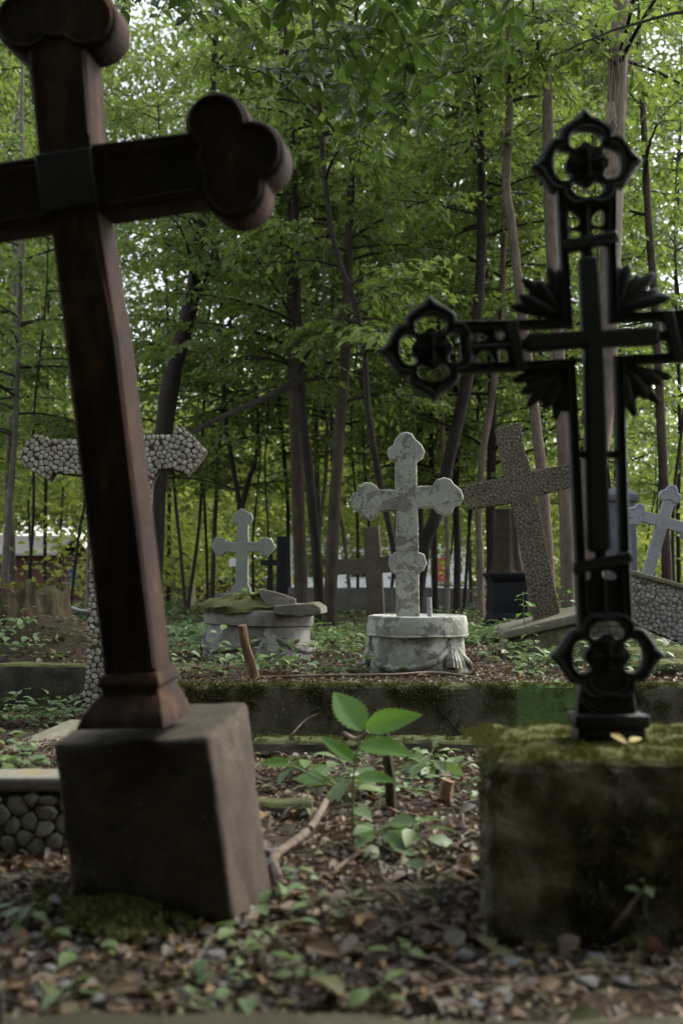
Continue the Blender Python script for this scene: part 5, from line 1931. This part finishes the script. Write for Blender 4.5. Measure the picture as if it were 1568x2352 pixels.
MT['moss_blade'] = leaf_mat('moss_blade', [(.05, .06, .014), (.1, .105, .028), (.15, .14, .04), (.07, .085, .02), (.12, .09, .05)], (.1, .12, .02), .2, .8, .1, 3)
MT['moss_dark'] = leaf_mat('moss_dark', [(.028, .033, .011), (.055, .062, .018), (.085, .09, .028), (.17, .165, .075), (.045, .038, .02), (.3, .3, .2)], (.05, .06, .012), .15, .85, .1, 3)
MT['moss_green'] = leaf_mat('moss_green', [(.10, .12, .04), (.16, .18, .06), (.08, .11, .035), (.2, .15, .08), (.26, .23, .14)], (.06, .12, .02), .2, .8, .1, 3)
# moss pad in front of the plinth, moss fringe on the wall top
def tufts(name, label, pts, h, n_each, parent=None, mat='moss_blade', face=False):
    P, D, Nn, Ls = [], [], [], []
    for (x, y, z, s) in pts:
        for j in range(n_each):
            a = rng.uniform(0, 6.28); q = s * math.sqrt(rng.random())
            if face:
                P.append((x + q * math.cos(a), y + rng.uniform(-.012, .012), z + q * math.sin(a)))
                D.append((rng.normal(0, .6) - .3, -1, rng.normal(-.1, .6)))
            else:
                P.append((x + q * math.cos(a), y + q * math.sin(a), z + rng.uniform(-.004, .004)))
                D.append((rng.normal(0, .5), rng.normal(0, .5), 1))
            Nn.append((math.cos(a), math.sin(a), .2)); Ls.append(h * rng.uniform(.5, 1.3))
    Ls = np.array(Ls)
    o = link(name, npmesh(name, *leaves(np.array(P), np.array(D), np.array(Nn), Ls, Ls * .35)), MT[mat])
    return tag(o, label, 'moss', kind='stuff')


pts = []
for i in range(900):
    x = rng.uniform(-.84, 3.2)
    if mnoise.noise(Vector((x * 2.5, 3, 1))) < -.25: continue
    pts.append((x, rng.uniform(4.925, 5.0), .278, .02))
for i in range(160):
    pts.append((rng.uniform(-.4, 2), rng.uniform(4.63, 4.76), .06, .02))
tufts('wall_moss', 'yellow-green moss growing along the top of the low walls', pts, .014, 22)
pts = []
for i in range(2600):
    x, z = rng.uniform(-.84, 3.0), .285 - abs(rng.normal(0, .075))
    if z < 0 or .86 < x < 1.2 or mnoise.noise(Vector((x * 4, z * 3, 9))) + .4 * mnoise.noise(Vector((x * 13, z * 9, 2))) < .0: continue
    pts.append((x, 4.927, z, .016))
for i in range(300):
    pts.append((rng.uniform(-.8, 2.6), 4.926, rng.uniform(0, .28), .012))
tufts('wall_face_moss', 'dark moss hanging down the front of the low middle wall', pts, .012, 14, None, 'moss_dark', True)
pts = []
for i in range(700):
    x, y = rng.uniform(.33, .94), rng.uniform(2.265, 2.78)
    if mnoise.noise(Vector((x * 6, y * 6, 1))) < -.2 and y > 2.34: continue
    pts.append((x, y, .395, .02))
tufts('block_moss', 'yellow-green moss cushioning the top of the stone block under the ornate cross', pts, .012, 16)
pts = []
for i in range(1500):
    x, z = rng.uniform(.325, .95), rng.uniform(.0, .40)
    if mnoise.noise(Vector((x * 5, z * 5, 4.4))) + .6 * (z / .4 - .45) + .35 * mnoise.noise(Vector((x * 16, z * 16, 1))) < .1: continue
    pts.append((x, 2.243 + .03 * z / .4, z, .018))
for i in range(400):
    y, z = rng.uniform(2.27, 2.75), rng.uniform(0, .4)
    pts.append((.325 + (y - 2.25) * .13, y, z, .018))
tufts('block_face_moss', 'dark moss clinging to the front of the stone block under the ornate cross', pts, .012, 16, None, 'moss_dark', True)
pts = []
for i in range(260):
    a, q = rng.uniform(0, 6.28), .34 * math.sqrt(rng.random())
    pts.append((pc.x - .05 + q * math.cos(a), 6.75 + q * math.sin(a), HZ + .425 - .11 * (q / .35) ** 2, .025))
for i in range(220):
    a, q = rng.uniform(0, 6.28), .4 * math.sqrt(rng.random())
    pts.append((sp.x - .1 + q * math.cos(a), 7.3 + q * math.sin(a), HZ + .47 + .06 * mnoise.noise(Vector((math.cos(a) * 3, math.sin(a) * 3, 4))), .03))
tufts('top_moss', 'brownish moss cushions on top of the round pedestal and the rotten stump', pts, .02, 22)
pts = []
for i in range(240):
    u, v = rng.normal(290, 80), rng.normal(2112, 24)
    p = gnd(u, v, 0)
    pts.append((p.x, p.y, gz(p.x, p.y) + .012 + .03 * math.exp(-((u - 285) / 130) ** 2 - ((v - 2110) / 40) ** 2), .025))
tufts('moss_pad', 'green moss pad at the foot of the leaning plinth', pts, .02, 40, None, 'moss_green')

# grey stones in the litter at the front
for i in range(34):
    u, v = (rng.uniform(60, 620), rng.uniform(2150, 2330)) if i % 3 else (rng.uniform(640, 1560), rng.uniform(2170, 2330))
    p = gnd(u, v, 0)
    s = rng.uniform(.012, .026)
    rock('grey_stone', 'small grey stone lying in the leaf litter at the front', 'stone', u, v, p.y, s, s * .7, s * rng.uniform(.7, 1.1), 'rock', 'small grey stones lying in the litter at the front')
rock('grey_stone', 'pale stone half buried beside the curved dead branch', 'stone', 622, 1960, 2.95, .03, .022, .025, 'rock')

# ------------------------------------------------------------------ light, sky, camera
SUN_EL, SUN_AZ = R(40), R(56)       # azimuth from +Y towards +X
w = bpy.data.worlds.new('World')
SC.world = w
w.use_nodes = True
nt = w.node_tree
bg = nt.nodes['Background']
sk = nt.nodes.new('ShaderNodeTexSky')
sk.sky_type = 'NISHITA'
sk.sun_disc = False
sk.sun_elevation = SUN_EL
sk.sun_rotation = SUN_AZ
sk.air_density = 1.2
sk.dust_density = 1.5
sk.ozone_density = 1.0
hs = nt.nodes.new('ShaderNodeHueSaturation')
hs.inputs['Saturation'].default_value = .4
nt.links.new(sk.outputs[0], hs.inputs['Color'])
nt.links.new(hs.outputs[0], bg.inputs['Color'])
bg.inputs['Strength'].default_value = 0.15
sl = bpy.data.lights.new('sun', 'SUN')
sl.energy = 1.1
sl.angle = R(25)
sl.color = (1.0, .95, .86)
so = bpy.data.objects.new('sun', sl)
COL.objects.link(so)
sd_ = Vector((math.sin(SUN_AZ) * math.cos(SUN_EL), math.cos(SUN_AZ) * math.cos(SUN_EL), math.sin(SUN_EL)))
so.rotation_euler = sd_.to_track_quat('Z', 'Y').to_euler()

cam = bpy.data.cameras.new('camera')
co = bpy.data.objects.new('camera', cam)
COL.objects.link(co)
co.location = (0, 0, CH)
co.rotation_euler = (R(90) + PITCH, 0, 0)
cam.sensor_fit = 'VERTICAL'
cam.sensor_height = 36
cam.lens = 35
cam.clip_start = .05
cam.clip_end = 1000
cam.dof.use_dof = True
cam.dof.focus_distance = 6.0
cam.dof.aperture_fstop = 2.1
SC.camera = co

SC.view_settings.view_transform = 'Standard'
SC.view_settings.look = 'None'
SC.view_settings.exposure = 1.93
SC.view_settings.gamma = 1.0
SC.render.engine = 'CYCLES'
SC.cycles.use_denoising = True
SC.cycles.max_bounces = 8
SC.cycles.diffuse_bounces = 4
SC.cycles.transmission_bounces = 4
SC.cycles.glossy_bounces = 2
SC.cycles.caustics_reflective = False
SC.cycles.caustics_refractive = False
